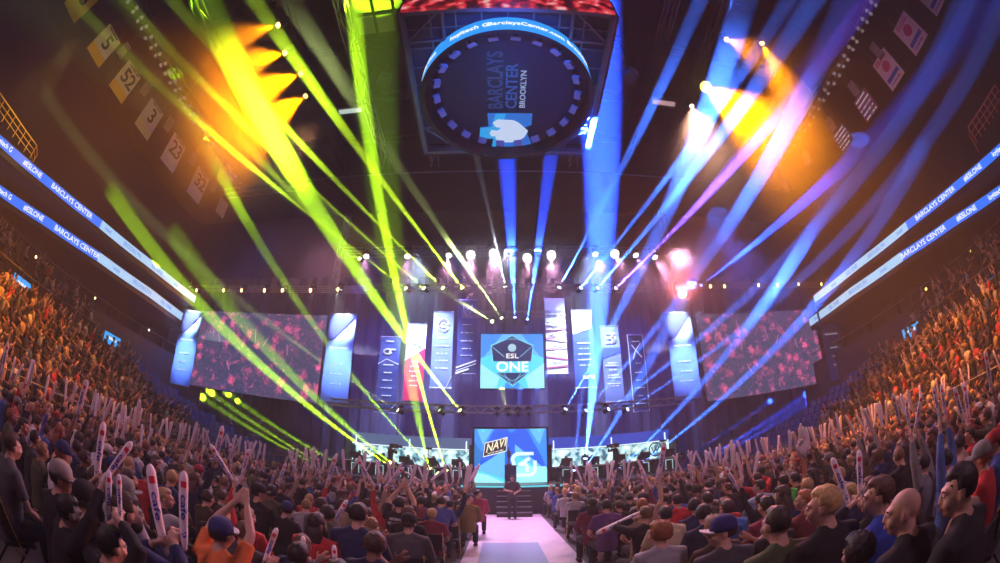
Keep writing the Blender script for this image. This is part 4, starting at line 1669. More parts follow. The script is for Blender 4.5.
# the faint sheen of tip-up seats: empty ones at the stage end of both stands
seat_rows = []
for sx in (-1, 1):
    for k in range(NROW):
        x, z = tier(k)
        for j in range(21):
            y = 15.8 + j * .56
            if y > tier_end(k) - .2:
                continue
            seat_rows.append((CX + sx * (x + .3), y, z, sx, k, j))
seat_rows.sort(key=lambda s_: s_[0] ** 2 + s_[1] ** 2)
rest = MB()
for i, (x, y, z, sx, k, j) in enumerate(seat_rows):
    rz = R(75) * -sx * -1 if False else (PI / 2 if sx > 0 else -PI / 2) * .95
    if i < 300:
        o = link('stadium_seat', seat_me)
        o.location = (x, y, z)
        o.rotation_euler = (0, 0, rz)
        sd = 'left' if sx < 0 else 'right'
        tag(o, 'empty blue stadium seat in the unlit stage end of the %s stand' % sd, 'seat', 'empty blue seats at the stage end of the %s stand' % sd)
    else:
        M = Matrix.Translation((x, y, z)) @ Matrix.Rotation(rz, 4, 'Z')
        rest._add([M @ v.co for v in seat_me.vertices], [tuple(p.vertices) for p in seat_me.polygons])
o = rest.build('stadium_seating', M_seat)
tag(o, 'rest of the empty blue seats nearest the stage in both stands', 'seating', None, 'stuff')


def make_chair():
    t = thing('folding_chair', 'x', 'chair')
    MB().box((0, 0, .44), (.42, .4, .04)).build('seat', M_chair, t)
    MB().box((0, -.22, .74), (.42, .03, .3), Matrix.Rotation(.12, 3, 'X')).build('backrest', M_chair, t)
    for s in (-1, 1):
        MB().bar((s * .21, -.24, .92), (s * .21, .2, .0), .009, 6).build('leg', M_brass, t)
        MB().bar((s * .19, .12, .44), (s * .19, -.26, .0), .013, 6).build('leg', M_black, t)
    return t


# ================================================================ PEOPLE
def V(*a):
    return Vector(a)


def ik(S_, T_, l1, l2, pole):
    d = T_ - S_
    D = min(d.length, (l1 + l2) * .985)
    u = d.normalized()
    T2 = S_ + u * D
    a = (l1 * l1 - l2 * l2 + D * D) / (2 * D)
    h = math.sqrt(max(0, l1 * l1 - a * a))
    p = (pole - u * pole.dot(u)).normalized()
    return S_ + u * a + p * h, T2


class Pose:
    """seated by default; hands in local coordinates (x right, y forward, z up); origin on the ground under the hips"""
    def __init__(s, L=None, Rr=None, yaw=0, pitch=0, lean=0, stand=False, gripL=None, gripR=None, crouch=False):
        s.L = V(*(L or (-.14, .3, .62)))
        s.R = V(*(Rr or (.14, .3, .62)))
        s.yaw, s.pitch, s.lean, s.stand, s.crouch = yaw, pitch, lean, stand, crouch
        s.gL = V(*gripL).normalized() if gripL else None
        s.gR = V(*gripR).normalized() if gripR else None


def skeleton(p):
    k = {}
    hz = .93 if p.stand else (.40 if p.crouch else .52)
    k['hip'] = V(0, 0, hz)
    ln = R(p.lean)
    def up(d, x=0, y=0):
        return k['hip'] + V(x, y + math.sin(ln) * d, math.cos(ln) * d)
    k['waist'] = up(.16)
    k['chest'] = up(.34, 0, .0)
    k['sh'] = up(.48)
    k['neck'] = up(.55, 0, .01)
    k['head'] = up(.672, 0, .05)
    for s, n in ((-1, 'L'), (1, 'R')):
        k['s' + n] = up(.475, s * .185)
        T_ = getattr(p, n)
        pole = V(s * .8, -.3, -.6) if T_.z < k['head'].z else V(s * 1., -.1, -.2)
        e, w = ik(k['s' + n], T_, .29, .26, pole)
        k['e' + n], k['w' + n] = e, w
        if p.stand:
            k['h' + n] = V(s * .09, 0, .92)
            k['k' + n] = V(s * .1, .03, .5)
            k['a' + n] = V(s * .11, -.02, .09)
        elif p.crouch:
            k['h' + n] = V(s * .09, 0, .4)
            k['k' + n] = V(s * .15, .36, .48)
            k['a' + n] = V(s * .13, .12, .09)
        else:
            k['h' + n] = V(s * .1, 0, .51)
            k['k' + n] = V(s * .14, .44, .5)
            k['a' + n] = V(s * .14, .46, .09)
    return k


def hand_frame(k, n, grip):
    """direction of the hand (from the wrist), palm side"""
    d = (k['w' + n] - k['e' + n]).normalized()
    s = -1 if n == 'L' else 1
    g = grip if grip is not None else None
    if g is None:
        return d, V(-s, .1, 0), None
    return d, None, g


def add_hand(mb, k, n, grip, fine=True):
    w = k['w' + n]
    d, palm, g = hand_frame(k, n, grip)
    s = -1 if n == 'L' else 1
    if g is not None:
        # closed round a stick that runs along g
        side = g
        across = d - g * d.dot(g)
        if across.length < .25:
            across = V(0, 1, 0) - g * g.y
        across.normalize()
        out = across
        nrm = g.cross(out).normalized() * s
        c = w + d * .05
        mb.loft([w, w + d * .04, w + d * .085], [(.026, .02), (.04, .022), (.036, .02)], 8)
        c = w + d * .075
        for i in range(4):
            b = c + g * (.03 - .02 * i)
            r = .012 - .0007 * i
            p0, p1, p2, p3 = b, b + out * .045, b + out * .055 - nrm * .05, b + out * .015 - nrm * .075
            mb.loft([p0, p1, p2, p3], [r, r, r * .95, r * .8], 6)
        b = w + d * .035
        mb.loft([b, b + g * .03 - nrm * .035, b + g * .045 - nrm * .065 + out * .02], [.014, .013, .011], 6)
    else:
        a = d
        side = a.cross(V(s * .2, 1, 0)).normalized()
        if side.length < .1:
            side = V(1, 0, 0)
        nrm = side.cross(a).normalized()
        mb.loft([w, w + a * .04, w + a * .09], [(.026, .02), (.042, .018), (.04, .015)], 8, up=nrm)
        sd_ = a.cross(nrm).normalized()
        ln = (.068, .078, .072, .056)
        for i in range(4):
            off = sd_ * (.033 - .022 * i)
            b = w + a * .085 + off
            e1 = b + (a + off.normalized() * .12 if off.length else a).normalized() * ln[i] * .5
            e2 = e1 + (a + nrm * .25).normalized() * ln[i] * .5
            mb.loft([b, e1, e2], [.0105, .0098, .0078], 6)
        b = w + a * .03 + sd_ * .03
        mb.loft([b, b + (a * .5 + sd_).normalized() * .035, b + (a * 1.1 + sd_).normalized() * .065], [.014, .012, .01], 6)


def head_mat(k, p):
    return Matrix.Translation(k['head']) @ Matrix.Rotation(R(-p.yaw), 4, 'Z') @ Matrix.Rotation(R(p.pitch), 4, 'X')


def add_head(mb, M, beard=False):
    def E_(c, r, nu=16, nv=12):
        o = len(mb.v)
        mb.ell(c, r, nu, nv)
        mb.v[o:] = [tuple(M @ Vector(v)) for v in mb.v[o:]]
    E_((0, -.012, .018), (.073, .09, .087), 20, 14)
    E_((0, .02, -.03), (.06, .072, .085))
    E_((0, .05, -.075), (.035, .035, .03))
    E_((0, .096, -.012), (.013, .02, .028), 8, 6)
    E_((0, .104, -.025), (.016, .015, .012), 8, 6)
    E_((0, .078, .022), (.055, .02, .014), 10, 6)
    E_((0, .086, -.055), (.026, .012, .011), 10, 6)
    for s in (-1, 1):
        E_((s * .031, .079, .005), (.014, .008, .009), 8, 6)
        E_((s * .076, -.008, -.01), (.011, .021, .03), 8, 8)
        E_((s * .042, .06, -.03), (.026, .03, .03), 8, 8)


def body_mesh(p, name='person', vox=.011):
    k = skeleton(p)
    mb = MB()
    mb.loft([k['hip'] - V(0, 0, .06), k['hip'], k['waist'], k['chest'], k['sh'] + V(0, 0, -.02), k['sh'] + V(0, 0, .03)], [(.15, .1), (.16, .115), (.135, .1), (.165, .11), (.17, .09), (.09, .06)], 16, up=(0, 1, 0))
    mb.loft([k['sh'], k['neck'], k['head'] - V(0, .02, .05)], [(.07, .06), (.055, .055), (.055, .055)], 12)
    for s_ in (-1, 1):
        mb.loft([k['neck'] + V(0, -.01, .0), k['sh'] + V(s_ * .08, -.01, .02), k['sh'] + V(s_ * .16, 0, -.01)], [.05, .045, .05], 10)
    M = head_mat(k, p)
    add_head(mb, M)
    for n, g in (('L', p.gL), ('R', p.gR)):
        S_, E_, W_ = k['s' + n], k['e' + n], k['w' + n]
        mb.loft([S_.lerp(k['sh'], .35), S_, S_.lerp(E_, .4), E_, E_.lerp(W_, .35), W_], [.05, .055, .047, .038, .039, .025], 10)
        add_hand(mb, k, n, g)
        H, K, A = k['h' + n], k['k' + n], k['a' + n]
        mb.loft([H, H.lerp(K, .4), K, K.lerp(A, .35), A], [.085, .08, .056, .056, .037], 10)
        mb.loft([A + V(0, -.05, -.04), A + V(0, .04, -.045), A + V(0, .17, -.06)], [(.035, .035), (.042, .035), (.035, .02)], 8)
    return remesh(mb, name, vox, M_skin, 1), k


def shirt_mesh(p, k, sleeve=1., collar=True, hood=False):
    mb = MB()
    mb.loft([k['hip'] - V(0, 0, .09), k['hip'] + V(0, 0, .02), k['waist'], k['chest'], k['sh'] + V(0, 0, -.02), k['sh'] + V(0, 0, .045)], [(.17, .125), (.185, .14), (.168, .128), (.2, .138), (.195, .115), (.085, .075)], 16, up=(0, 1, 0))
    for s_ in (-1, 1):
        mb.loft([k['neck'] + V(s_ * .02, -.01, -.02), k['sh'] + V(s_ * .08, -.01, .02), k['sh'] + V(s_ * .17, 0, -.01)], [.062, .06, .066], 10)
    for n in 'LR':
        S_, E_, W_ = k['s' + n], k['e' + n], k['w' + n]
        pts = [S_.lerp(k['sh'], .4), S_, S_.lerp(E_, .45)]
        r = [.065, .074, .064]
        if sleeve > .6:
            pts += [E_, E_.lerp(W_, .45), E_.lerp(W_, .88)]
            r += [.054, .05, .04]
        else:
            pts += [S_.lerp(E_, .7)]
            r += [.062]
        mb.loft(pts, r, 10)
    if collar:
        mb.loft([k['neck'] - V(0, .0, .05), k['neck'] + V(0, -.005, .0)], [(.085, .078), (.068, .066)], 12)
    if hood:
        mb.ell(k['neck'] + V(0, -.09, -.03), (.12, .07, .08), 12, 8)
    return remesh(mb, 'shirt', .014, M_cloth, 2)


def trouser_mesh(p, k):
    mb = MB()
    mb.loft([k['hip'] - V(0, 0, .1), k['hip'] - V(0, 0, .02), k['hip'] + V(0, 0, .05)], [(.15, .11), (.175, .13), (.16, .12)], 14, up=(0, 1, 0))
    for n in 'LR':
        H, K, A = k['h' + n], k['k' + n], k['a' + n]
        mb.loft([H, H.lerp(K, .4), K, K.lerp(A, .4), A + V(0, 0, .0)], [.1, .096, .074, .07, .06], 10)
    return remesh(mb, 'trousers', .02, M_cloth, 1)


def shoes_mesh(p, k):
    out = []
    for n in 'LR':
        mb = MB()
        A = k['a' + n]
        mb.loft([A + V(0, -.07, -.045), A + V(0, .04, -.045), A + V(0, .19, -.058)], [(.045, .045), (.052, .045), (.045, .03)], 8)
        out.append(mb.mesh('shoe', M_cloth, True))
    return out


def hair_mesh(style, seed=0):
    """in the head's own frame: a cap of hair; the face is left open"""
    mb = MB()
    nu, nv = 44, 30
    mb.ell((0, 0, 0), (1, 1, 1), nu, nv)
    out = []
    top = {'short': .013, 'long': .02, 'curly': .028, 'crop': .006}[style]
    def ss(a, b, x):
        t = max(0, min(1, (x - a) / (b - a)))
        return t * t * (3 - 2 * t)
    for v in mb.v:
        d = Vector(v)
        hx, hy, hz = .075 + top, .092 + top, .089 + top
        # open face: in front, below the hairline
        face = ss(.12, .34, d.y) * (1 - ss(.42, .56, d.z - .1 * abs(d.x)))
        low = 0 if style == 'long' else 1 - ss(-.72, -.5, d.z - .25 * max(0, d.y))
        ear = 0 if style in ('long', 'curly') else ss(.72, .86, abs(d.x)) * (1 - ss(-.12, .12, d.z)) * ss(-.35, -.15, d.y)
        n_ = noise.noise(d * (8 if style == 'curly' else 5) + Vector((seed, 0, 0))) * (.014 if style == 'curly' else .006) + noise.noise(d * 17 + Vector((seed, 3, 0))) * .004
        f = 1 - .2 * max(face, low, ear)
        out.append((d.x * (hx * f + n_), d.y * (hy * f + n_) - .012, d.z * (hz * f + n_) + .018 + .01 * ss(.2, .6, d.y) * ss(.4, .6, d.z)))
    mb.v = out
    if style == 'long':
        mb.loft([(0, -.05, .03), (0, -.09, -.1), (0, -.11, -.22), (0, -.1, -.3)], [(.085, .05), (.1, .05), (.105, .04), (.07, .02)], 12)
        for s in (-1, 1):
            mb.loft([(s * .07, .0, .04), (s * .088, .01, -.08), (s * .095, .02, -.2)], [(.02, .04), (.022, .045), (.012, .03)], 8)
    return mb.mesh('hair', M_hair, True)


HAIR = {s: hair_mesh(s, i * 7) for i, s in enumerate(('short', 'long', 'curly', 'crop'))}
def cap_mesh():
    mb = MB()
    mb.lathe([(.1, -.02), (.102, .015), (.096, .05), (.073, .082), (.03, .1), (.0, .103)], 24, (0, -.01, .035))
    mb.v = [(x * .9, y * 1.05, z) for x, y, z in mb.v]
    return mb.mesh('cap', M_cloth, True)
def brim_mesh():
    mb = MB()
    P = [(.09 * math.sin(R(a)), .06 + .11 * math.cos(R(a)) * (1 if abs(a) < 90 else 0)) for a in range(-85, 86, 17)]
    n = len(P)
    vs = [(x, y, .012 - 2.2 * x * x) for x, y in P] + [(x, y, .022 - 2.2 * x * x) for x, y in P]
    mb._add(vs, [tuple(range(n)), tuple(reversed(range(n, 2 * n)))] + [(i, (i + 1) % n, n + (i + 1) % n, n + i) for i in range(n)])
    return mb.mesh('brim', M_cloth)
CAP, BRIM = cap_mesh(), brim_mesh()
def beard_mesh():
    mb = MB()
    mb.ell((0, .03, -.07), (.066, .07, .055), 16, 10)
    return mb.mesh('beard', M_hair, True)
BEARD = beard_mesh()
def glasses_mesh():
    mb = MB()
    for s in (-1, 1):
        stroke(mb, [(s * .012, .02), (s * .055, .02), (s * .052, -.014), (s * .016, -.014)], .006, .104, .006, closed=True)
        mb.bar((s * .056, .1, .012), (s * .08, -.005, .01), .003, 4)
    return mb.mesh('glasses', M_black)
GLASS = glasses_mesh()
def eyes_mesh():
    mb = MB()
    for s in (-1, 1):
        mb.k = 0
        mb.ell((s * .031, .0895, .006), (.0105, .006, .0055), 10, 6)
        mb.k = 1
        mb.ell((s * .031, .0935, .006), (.005, .004, .005), 8, 5)
        mb.loft([(s * .016, .094, .024), (s * .033, .092, .028), (s * .046, .084, .025)], [.003, .0036, .002], 6)
    return mb.mesh('eyes', [M_white, M_black], True)
def lips_mesh():
    mb = MB()
    mb.loft([(-.022, .09, -.053), (0, .1, -.05), (.022, .09, -.053)], [.003, .0048, .003], 6)
    mb.loft([(-.02, .09, -.058), (0, .0995, -.06), (.02, .09, -.058)], [.003, .005, .003], 6)
    return mb.mesh('lips', mat('lips', (.45, .16, .14), .5), True)
EYES, LIPS = eyes_mesh(), lips_mesh()

POSES = {
    'rest': Pose(),
    'rest_l': Pose(yaw=-38),
    'rest_r': Pose(yaw=38),
    'side_l': Pose(yaw=-70),
    'side_r': Pose(yaw=70),
    'lean': Pose(lean=22, L=(-.12, .5, .66), Rr=(.12, .5, .66), pitch=-8),
    'up_r': Pose(Rr=(.3, .16, 1.52), gripR=(.12, .1, 1)),
    'up_l': Pose(L=(-.3, .16, 1.52), gripL=(-.12, .1, 1)),
    'up_both': Pose(L=(-.26, .18, 1.5), Rr=(.26, .18, 1.5), gripL=(-.25, .1, 1), gripR=(.2, .1, 1)),
    'mid_both': Pose(L=(-.2, .34, 1.2), Rr=(.2, .34, 1.2), gripL=(-.3, .2, 1), gripR=(.25, .2, 1), yaw=15),
    'clap': Pose(L=(-.06, .3, 1.42), Rr=(.06, .3, 1.42)),
    'cross': Pose(L=(.06, .3, 1.0), Rr=(-.06, .34, 1.0), yaw=-20),
}
SLEEVE = {'short': .3, 'long': 1.}
CACHE = {}
def pose_parts(key, sleeve):
    p = POSES[key]
    if key not in CACHE:
        me, k = body_mesh(p)
        CACHE[key] = dict(body=me, k=k, trousers=trouser_mesh(p, k), shoes=shoes_mesh(p, k))
    c = CACHE[key]
    if sleeve not in c:
        c[sleeve] = shirt_mesh(p, c['k'], SLEEVE[sleeve], hood=False)
    return c, p


def person(key, loc, rz, label, shirt, hair, hairstyle='short', skin=(.55, .33, .24), trousers=(.02, .022, .03), sleeve='long', cap=None, brim=None, beard=False, glasses=False, scale=1., group=None, capback=False, face=True):
    c, p = pose_parts(key, sleeve)
    t = link('person', c['body'])
    t.location = loc
    t.rotation_euler = (0, 0, rz)
    t.scale = (scale,) * 3
    t.color = (*skin, 1)
    tag(t, label, 'person', group)
    def ch(name, me, col, M=None):
        o = link(name, me, t)
        o.color = (*col, 1)
        if M is not None:
            o.matrix_local = M
        return o
    ch('shirt', c[sleeve], shirt)
    ch('trousers', c['trousers'], trousers)
    for sh in c['shoes']:
        ch('shoe', sh, (.02, .02, .02))
    M = head_mat(c['k'], p)
    if hairstyle != 'bald':
        ch('hair', HAIR[hairstyle], hair, M)
    if face:
        link('eyes', EYES, t).matrix_local = M
        link('lips', LIPS, t).matrix_local = M
    if cap:
        cp = ch('cap', CAP, cap, M @ (Matrix.Rotation(PI, 4, 'Z') if capback else Matrix.Identity(4)))
        b = link('brim', BRIM, cp)
        b.color = (*(brim or cap), 1)
        b.location = (0, 0, .02)
    if beard:
        ch('beard', BEARD, hair, M)
    if glasses:
        ch('glasses', GLASS, (0, 0, 0), M)
    return t, c['k'], p


# ---- inflated cheering sticks
M_stick = mat('stick_plastic', (.86, .74, .8), .35, vary=.03)
M_sred = mat('stick_red', (.75, .03, .08), .4)
M_sblue = mat('stick_blue', (.06, .08, .5), .4)
def stick_mesh():
    mb = MB()
    mb.loft([(0, 0, 0), (0, 0, .02), (0, 0, .08), (0, 0, .2), (0, 0, .45), (0, 0, .6), (0, 0, .64), (0, 0, .662)], [.012, .022, .032, .036, .041, .041, .03, .01], 14)
    return mb.mesh('cheering_stick', M_stick, True)
def wrap(me, r, z):
    for v in me.vertices:
        q = v.co.x / r
        rr = r + .002 + v.co.z
        v.co = (rr * math.sin(q), -rr * math.cos(q), v.co.y + z)
    return me
STICK = stick_mesh()
def stick_marks():
    # red square with a ring near the tip
    mb = MB()
    for i in range(5):
        for j in range(5):
            x0, x1 = -.026 + .0104 * i, -.026 + .0104 * (i + 1)
            z0, z1 = .52 + .0104 * j, .52 + .0104 * (j + 1)
            mb._add([(x0, z0 - .55, 0), (x1, z0 - .55, 0), (x1, z1 - .55, 0), (x0, z1 - .55, 0)], [(0, 1, 2, 3)])
    sq = wrap(mb.mesh('red_mark', M_sred), .041, .55)
    me = text_mesh('cafe', .13, .002)
    for v in me.vertices:
        v.co.x, v.co.y = v.co.y * .55, -v.co.x
    me.materials.clear()
    me.materials.append(M_sblue)
    tx = wrap(me, .041, .36)
    mb = MB()
    for (x, z, r) in ((-.014, .14, .009), (.012, .155, .009), (.0, .12, .012), (.018, .13, .007)):
        mb._add([(x + r * math.cos(q * PI / 4), z - .13 + r * math.sin(q * PI / 4), 0) for q in range(8)], [tuple(range(8))])
    dt = wrap(mb.mesh('paw_mark', M_sblue), .036, .13)
    return sq, tx, dt
SQ, TX, DT = stick_marks()
def stick(base, dirv, label, detail=True, scale=1., spin=None, group=None):
    o = link('cheering_stick', STICK)
    o.location = base
    q = Vector(dirv).to_track_quat('Z', 'Y')
    # turn the print towards the middle of the hall
    o.rotation_mode = 'QUATERNION'
    tow = Vector((0, 0, 1.8)) - Vector(base)
    loc = q.inverted() @ tow
    ang = math.atan2(loc.x, -loc.y)
    o.rotation_quaternion = q @ Quaternion((0, 0, 1), ang + (spin or 0))
    o.scale = (scale,) * 3
    tag(o, label, 'cheering stick', group)
    if detail:
        link('red_mark', SQ, o)
        link('lettering', TX, o)
        link('paw_mark', DT, o)
    return o
# ================================================================ PLACING THE PEOPLE
SHIRTS = [('black', (.012, .012, .014)), ('black', (.02, .018, .02)), ('charcoal', (.045, .045, .05)), ('navy', (.015, .02, .07)), ('navy', (.02, .03, .1)), ('grey', (.08, .08, .085)),
          ('white', (.72, .7, .7)), ('pale', (.38, .37, .38)), ('red', (.5, .03, .03)), ('maroon', (.18, .02, .04)), ('blue', (.04, .09, .34)), ('olive', (.08, .08, .04)), ('tan', (.34, .24, .16)), ('black', (.01, .01, .012)), ('black', (.015, .013, .013)), ('navy', (.015, .018, .05)), ('charcoal', (.035, .033, .035)), ('brown', (.06, .035, .02))]
HAIRS = [('black', (.012, .01, .01)), ('black', (.018, .014, .012)), ('brown', (.045, .025, .015)), ('brown', (.06, .032, .02)), ('chestnut', (.12, .06, .03)), ('fair', (.25, .14, .06)), ('blond', (.5, .34, .14)), ('reddish', (.3, .09, .03))]
SKINS = [(.6, .36, .26), (.55, .32, .22), (.66, .42, .32), (.4, .22, .14), (.22, .11, .07)]
BUSY = []            # (x, y) of occupied floor places
IND = [0]
NEAR = []


def auto_origin(px, py, key, rz, scale, hz=None):
    """place a seated person so that the head's middle falls on the pixel"""
    d = ray(px, py)
    D = (HC - (hz or 1.225) * scale) / -d.z
    return EYE + d * D


def by_head(px, py, key, label, shirt, hair, rz=0, scale=1.05, sticks=None, **kw):
    c, p = pose_parts(key, kw.get('sleeve', 'long'))
    hl = c['k']['head'] * scale
    d = ray(px, py)
    D = (HC - hl.z) / -d.z
    h = EYE + d * D
    off = Matrix.Rotation(rz, 3, 'Z') @ V(hl.x, hl.y, 0)
    loc = V(h.x - off.x, h.y - off.y, 0)
    BUSY.append((loc.x, loc.y))
    IND[0] += 1
    t, k, p = person(key, loc, rz, label, shirt, hair, scale=scale, **kw)
    NEAR.append((loc, rz))
    return t


def stick_px(b, t, D, label, detail=True, grow=1.):
    """a stick whose foot and tip fall on two pixels at distance D from the camera"""
    B, T = atd(b[0], b[1], D), atd(t[0], t[1], D)
    L = (T - B).length
    return stick(B, T - B, label, detail, L / .66 * grow), B, (T - B).normalized(), L


def holder(name, headpx, rz, scale, sticks, pose_kw, label, shirt, hair, **kw):
    """a person whose hands reach the feet of sticks given in pixels: sticks = {'L': (base, tip, label), 'R': ...}"""
    sk = skeleton(Pose(**pose_kw))
    hl = sk['head'] * scale
    d = ray(*headpx)
    D = (HC - hl.z) / -d.z
    h = EYE + d * D
    Rz = Matrix.Rotation(rz, 3, 'Z')
    off = Rz @ V(hl.x, hl.y, 0)
    loc = V(h.x - off.x, h.y - off.y, 0)
    kwp = dict(pose_kw)
    for n, (b, t, lab) in sticks.items():
        sh = loc + Rz @ (sk['s' + n] * scale)
        rb = ray(*b)
        want = sh + Rz @ V(0, .3, .0)
        s_ = max(.5, (want - EYE).dot(rb))
        st, B, dv, L = stick_px(b, t, s_, lab)
        grip = B + dv * .08
        g = Rz.inverted() @ (grip - loc) / scale
        s0 = sk['s' + n]
        dd = g - s0
        g = g - dd.normalized() * .075
        kwp['L' if n == 'L' else 'Rr'] = tuple(g)
        kwp['grip' + n] = tuple(Rz.inverted() @ dv)
    POSES[name] = Pose(**kwp)
    BUSY.append((loc.x, loc.y))
    IND[0] += 1
    NEAR.append((loc, rz))
    return person(name, loc, rz, label, shirt, hair, scale=scale, **kw)


K_, NV, GY, WH, RD, BL_ = (.012, .012, .014), (.018, .025, .09), (.2, .2, .21), (.75, .74, .76), (.5, .03, .03), (.03, .07, .45)
HB, HDB, HBR = (.015, .012, .01), (.045, .025, .015), (.12, .06, .03)
# --- left side, close to the camera
by_head(62, 479, 'rest_r', 'man in a grey baseball cap and glasses, looking towards the aisle', K_, HB, cap=(.33, .29, .27), glasses=True, scale=1.08)
by_head(86, 500, 'rest', 'person in a black cap and bright white T-shirt seen from behind', WH, HB, cap=(.015, .015, .02), sleeve='short', scale=1.06, capback=False)
holder('hold_a', (128, 512), R(-8), 1.12, {'L': ((167, 556), (150, 464), 'big pale stick with blue print tilted outwards, held by the bearded man'),
                                           'R': ((185, 551), (184, 471), 'big pale stick with a red mark held upright, the bearded man\'s other one')}, dict(yaw=12), 'bearded man with short brown hair in a navy jacket holding two pale sticks', NV, HDB, beard=True)
for (b, t, D, l) in (((96, 486), (104, 422), 3.1, 'pale stick standing tallest above the black cap, red mark on top'), ((100, 487), (132, 442), 3.0, 'pale stick leaning towards the stage beside the tallest one'),
                     ((110, 529), (109, 473), 2.9, 'pale stick held upright right behind the bearded man\'s head'), ((120, 521), (119, 476), 3.1, 'pale stick partly hidden by the bearded man\'s hair')):
    pass
holder('hold_b', (70, 512), R(-15), 1.0, {'L': ((96, 486), (104, 422), 'pale stick standing tallest beside the black cap, red mark on top'),
                                          'R': ((100, 487), (132, 442), 'pale stick leaning towards the stage next to the tallest one')}, dict(yaw=0), 'person in dark clothes raising two pale sticks beside the black cap', K_, HB)
holder('hold_c', (112, 545), R(-5), 1.0, {'L': ((110, 529), (109, 470), 'pale upright stick right beside the bearded man\'s hair'),
                                          'R': ((121, 523), (119, 474), 'pale stick half hidden behind the bearded man\'s head')}, dict(yaw=0), 'dark-haired person low in the corner holding two upright sticks', K_, HB)
by_head(222, 534, 'clap', 'clapping person in an orange T-shirt and a navy cap with white brim', (.8, .2, .05), HB, cap=(.03, .04, .15), brim=WH, sleeve='short', scale=1.05)
by_head(259, 493, 'rest_r', 'man in a black cap and black jacket between raised sticks', K_, HB, cap=(.01, .01, .012), scale=1.1)
by_head(317, 524, 'rest', 'long-haired person in a red top near the near end of the left block', RD, (.02, .01, .01), hairstyle='long')
by_head(359, 515, 'rest', 'broad man in a navy jacket with short dark hair, seen from behind', NV, HB, scale=1.18)
t = by_head(400, 504, 'clap', 'person with raised clapping hands in a black T-shirt with pale back print', K_, HB, scale=1.12, sleeve='short')
mb = MB()
lines(mb, [.98, .92, .9], .34, (.6, .9), -.165, 3, .05)
o = mb.build('lettering', mat('print_grey', (.5, .5, .52), .8), t)
o.scale = (.9, 1, 1)
by_head(441, 502, 'lean', 'person in a navy and white shirt leaning into the aisle', (.05, .08, .3), HB, scale=1.1, sleeve='short')
by_head(376, 488, 'rest', 'dark-haired person in black just before the clapping one', K_, HB)
by_head(468, 499, 'side_r', 'person in a mustard brown top at the aisle edge of the left block', (.25, .17, .06), HB)
by_head(478, 494, 'side_r', 'person in a maroon jacket at the aisle edge near the stage', (.35, .04, .08), HB)
holder('hold_d', (300, 556), 0, 1.0, {'L': ((262, 570), (277, 528), 'pale stick with a red mark rising from the bottom edge, left of two more'), 'R': ((305, 575), (303, 536), 'short-looking upright stick with blue letters at the bottom edge')}, dict(), 'person at the bottom edge of the picture holding two sticks', K_, HB)
holder('hold_e', (338, 575), 0, 1.0, {'R': ((337, 585), (334, 545), 'stick tip with a red mark just above the bottom edge')}, dict(), 'mostly hidden person holding a stick at the bottom edge', K_, HB)
holder('hold_f', (322, 505), 0, 1.05, {'R': ((329, 532), (347, 500), 'pale stick slanting towards the stage beside the red top')}, dict(), 'person in grey holding a slanted stick beside the red top', GY, HDB)
# --- right side
by_head(592, 504, 'rest', 'long dark-haired person in maroon in the right block', (.15, .02, .05), HB, hairstyle='long')
by_head(606, 506, 'rest', 'dark-haired person in a purple shirt at the big slanted stick', (.12, .05, .18), HB, sleeve='short', scale=1.05)
holder('hold_g', (645, 515), R(10), 1.05, {'L': ((641, 512), (596, 534), 'big pale stick held almost level over the shoulder of the purple shirt')}, dict(yaw=-10), 'person in black swinging a big pale stick sideways', K_, HBR)
by_head(659, 534, 'rest_l', 'person with tousled reddish hair and a grey hooded top, looking to the aisle', (.3, .3, .32), (.3, .1, .04), hairstyle='curly', scale=1.06)
by_head(665, 515, 'rest', 'short dark-haired person in pale yellow behind the reddish-haired one', (.5, .42, .25), HB, sleeve='short')
by_head(629, 498, 'rest', 'person in a grey beanie-like cap in the right block', K_, HB, cap=(.15, .15, .15), scale=1.02)
by_head(643, 500, 'rest_l', 'person in a dark cap with a white front', K_, HB, cap=(.03, .03, .05), brim=WH)
by_head(677, 501, 'rest', 'person in a bright red jacket with short dark hair', (.6, .03, .03), HB, scale=1.05)
by_head(722, 532, 'side_l', 'man in a navy cap with a large white brim, face turned to the aisle', (.05, .05, .06), HDB, cap=(.03, .03, .16), brim=WH, scale=1.1)
by_head(776, 524, 'rest', 'close-cropped man in a dark green jacket with yellow shoulders, seen from behind', (.06, .08, .03), (.03, .02, .015), hairstyle='crop', scale=1.18)
by_head(823, 506, 'rest_l', 'blond man in a black jacket looking down to his side', K_, (.62, .42, .16), scale=1.22)
by_head(727, 509, 'rest', 'brown-haired person in a blue shirt behind the navy cap', (.06, .2, .5), HDB, sleeve='short')
by_head(759, 487, 'rest_l', 'dark-haired person in a pale blue shirt', (.3, .45, .75), HB, scale=1.05)
by_head(766, 506, 'rest', 'dark-haired person in maroon right behind the pale blue shirt', (.2, .03, .06), HB)
by_head(707, 500, 'rest', 'person in a white-collared black vest near the navy cap', (.03, .03, .035), HB)
by_head(783, 482, 'rest', 'person in a bright green T-shirt', (.1, .6, .08), HB, sleeve='short')
by_head(804, 500, 'rest_l', 'ginger close-cropped person beside the blond man', (.15, .03, .03), (.5, .2, .06), hairstyle='crop')
by_head(878, 496, 'rest_l', 'brown-haired man in a vivid blue jacket', BL_, HBR, scale=1.18)
by_head(903, 511, 'rest_l', 'bald man in black looking down', K_, HB, hairstyle='bald', scale=1.16)
by_head(958, 490, 'rest_l', 'large dark-haired man in black with a grey collar close to the camera', (.02, .02, .022), HB, scale=1.18)
by_head(857, 552, 'rest', 'curly dark head low at the bottom edge on the right', K_, HB, hairstyle='curly', scale=1.0)
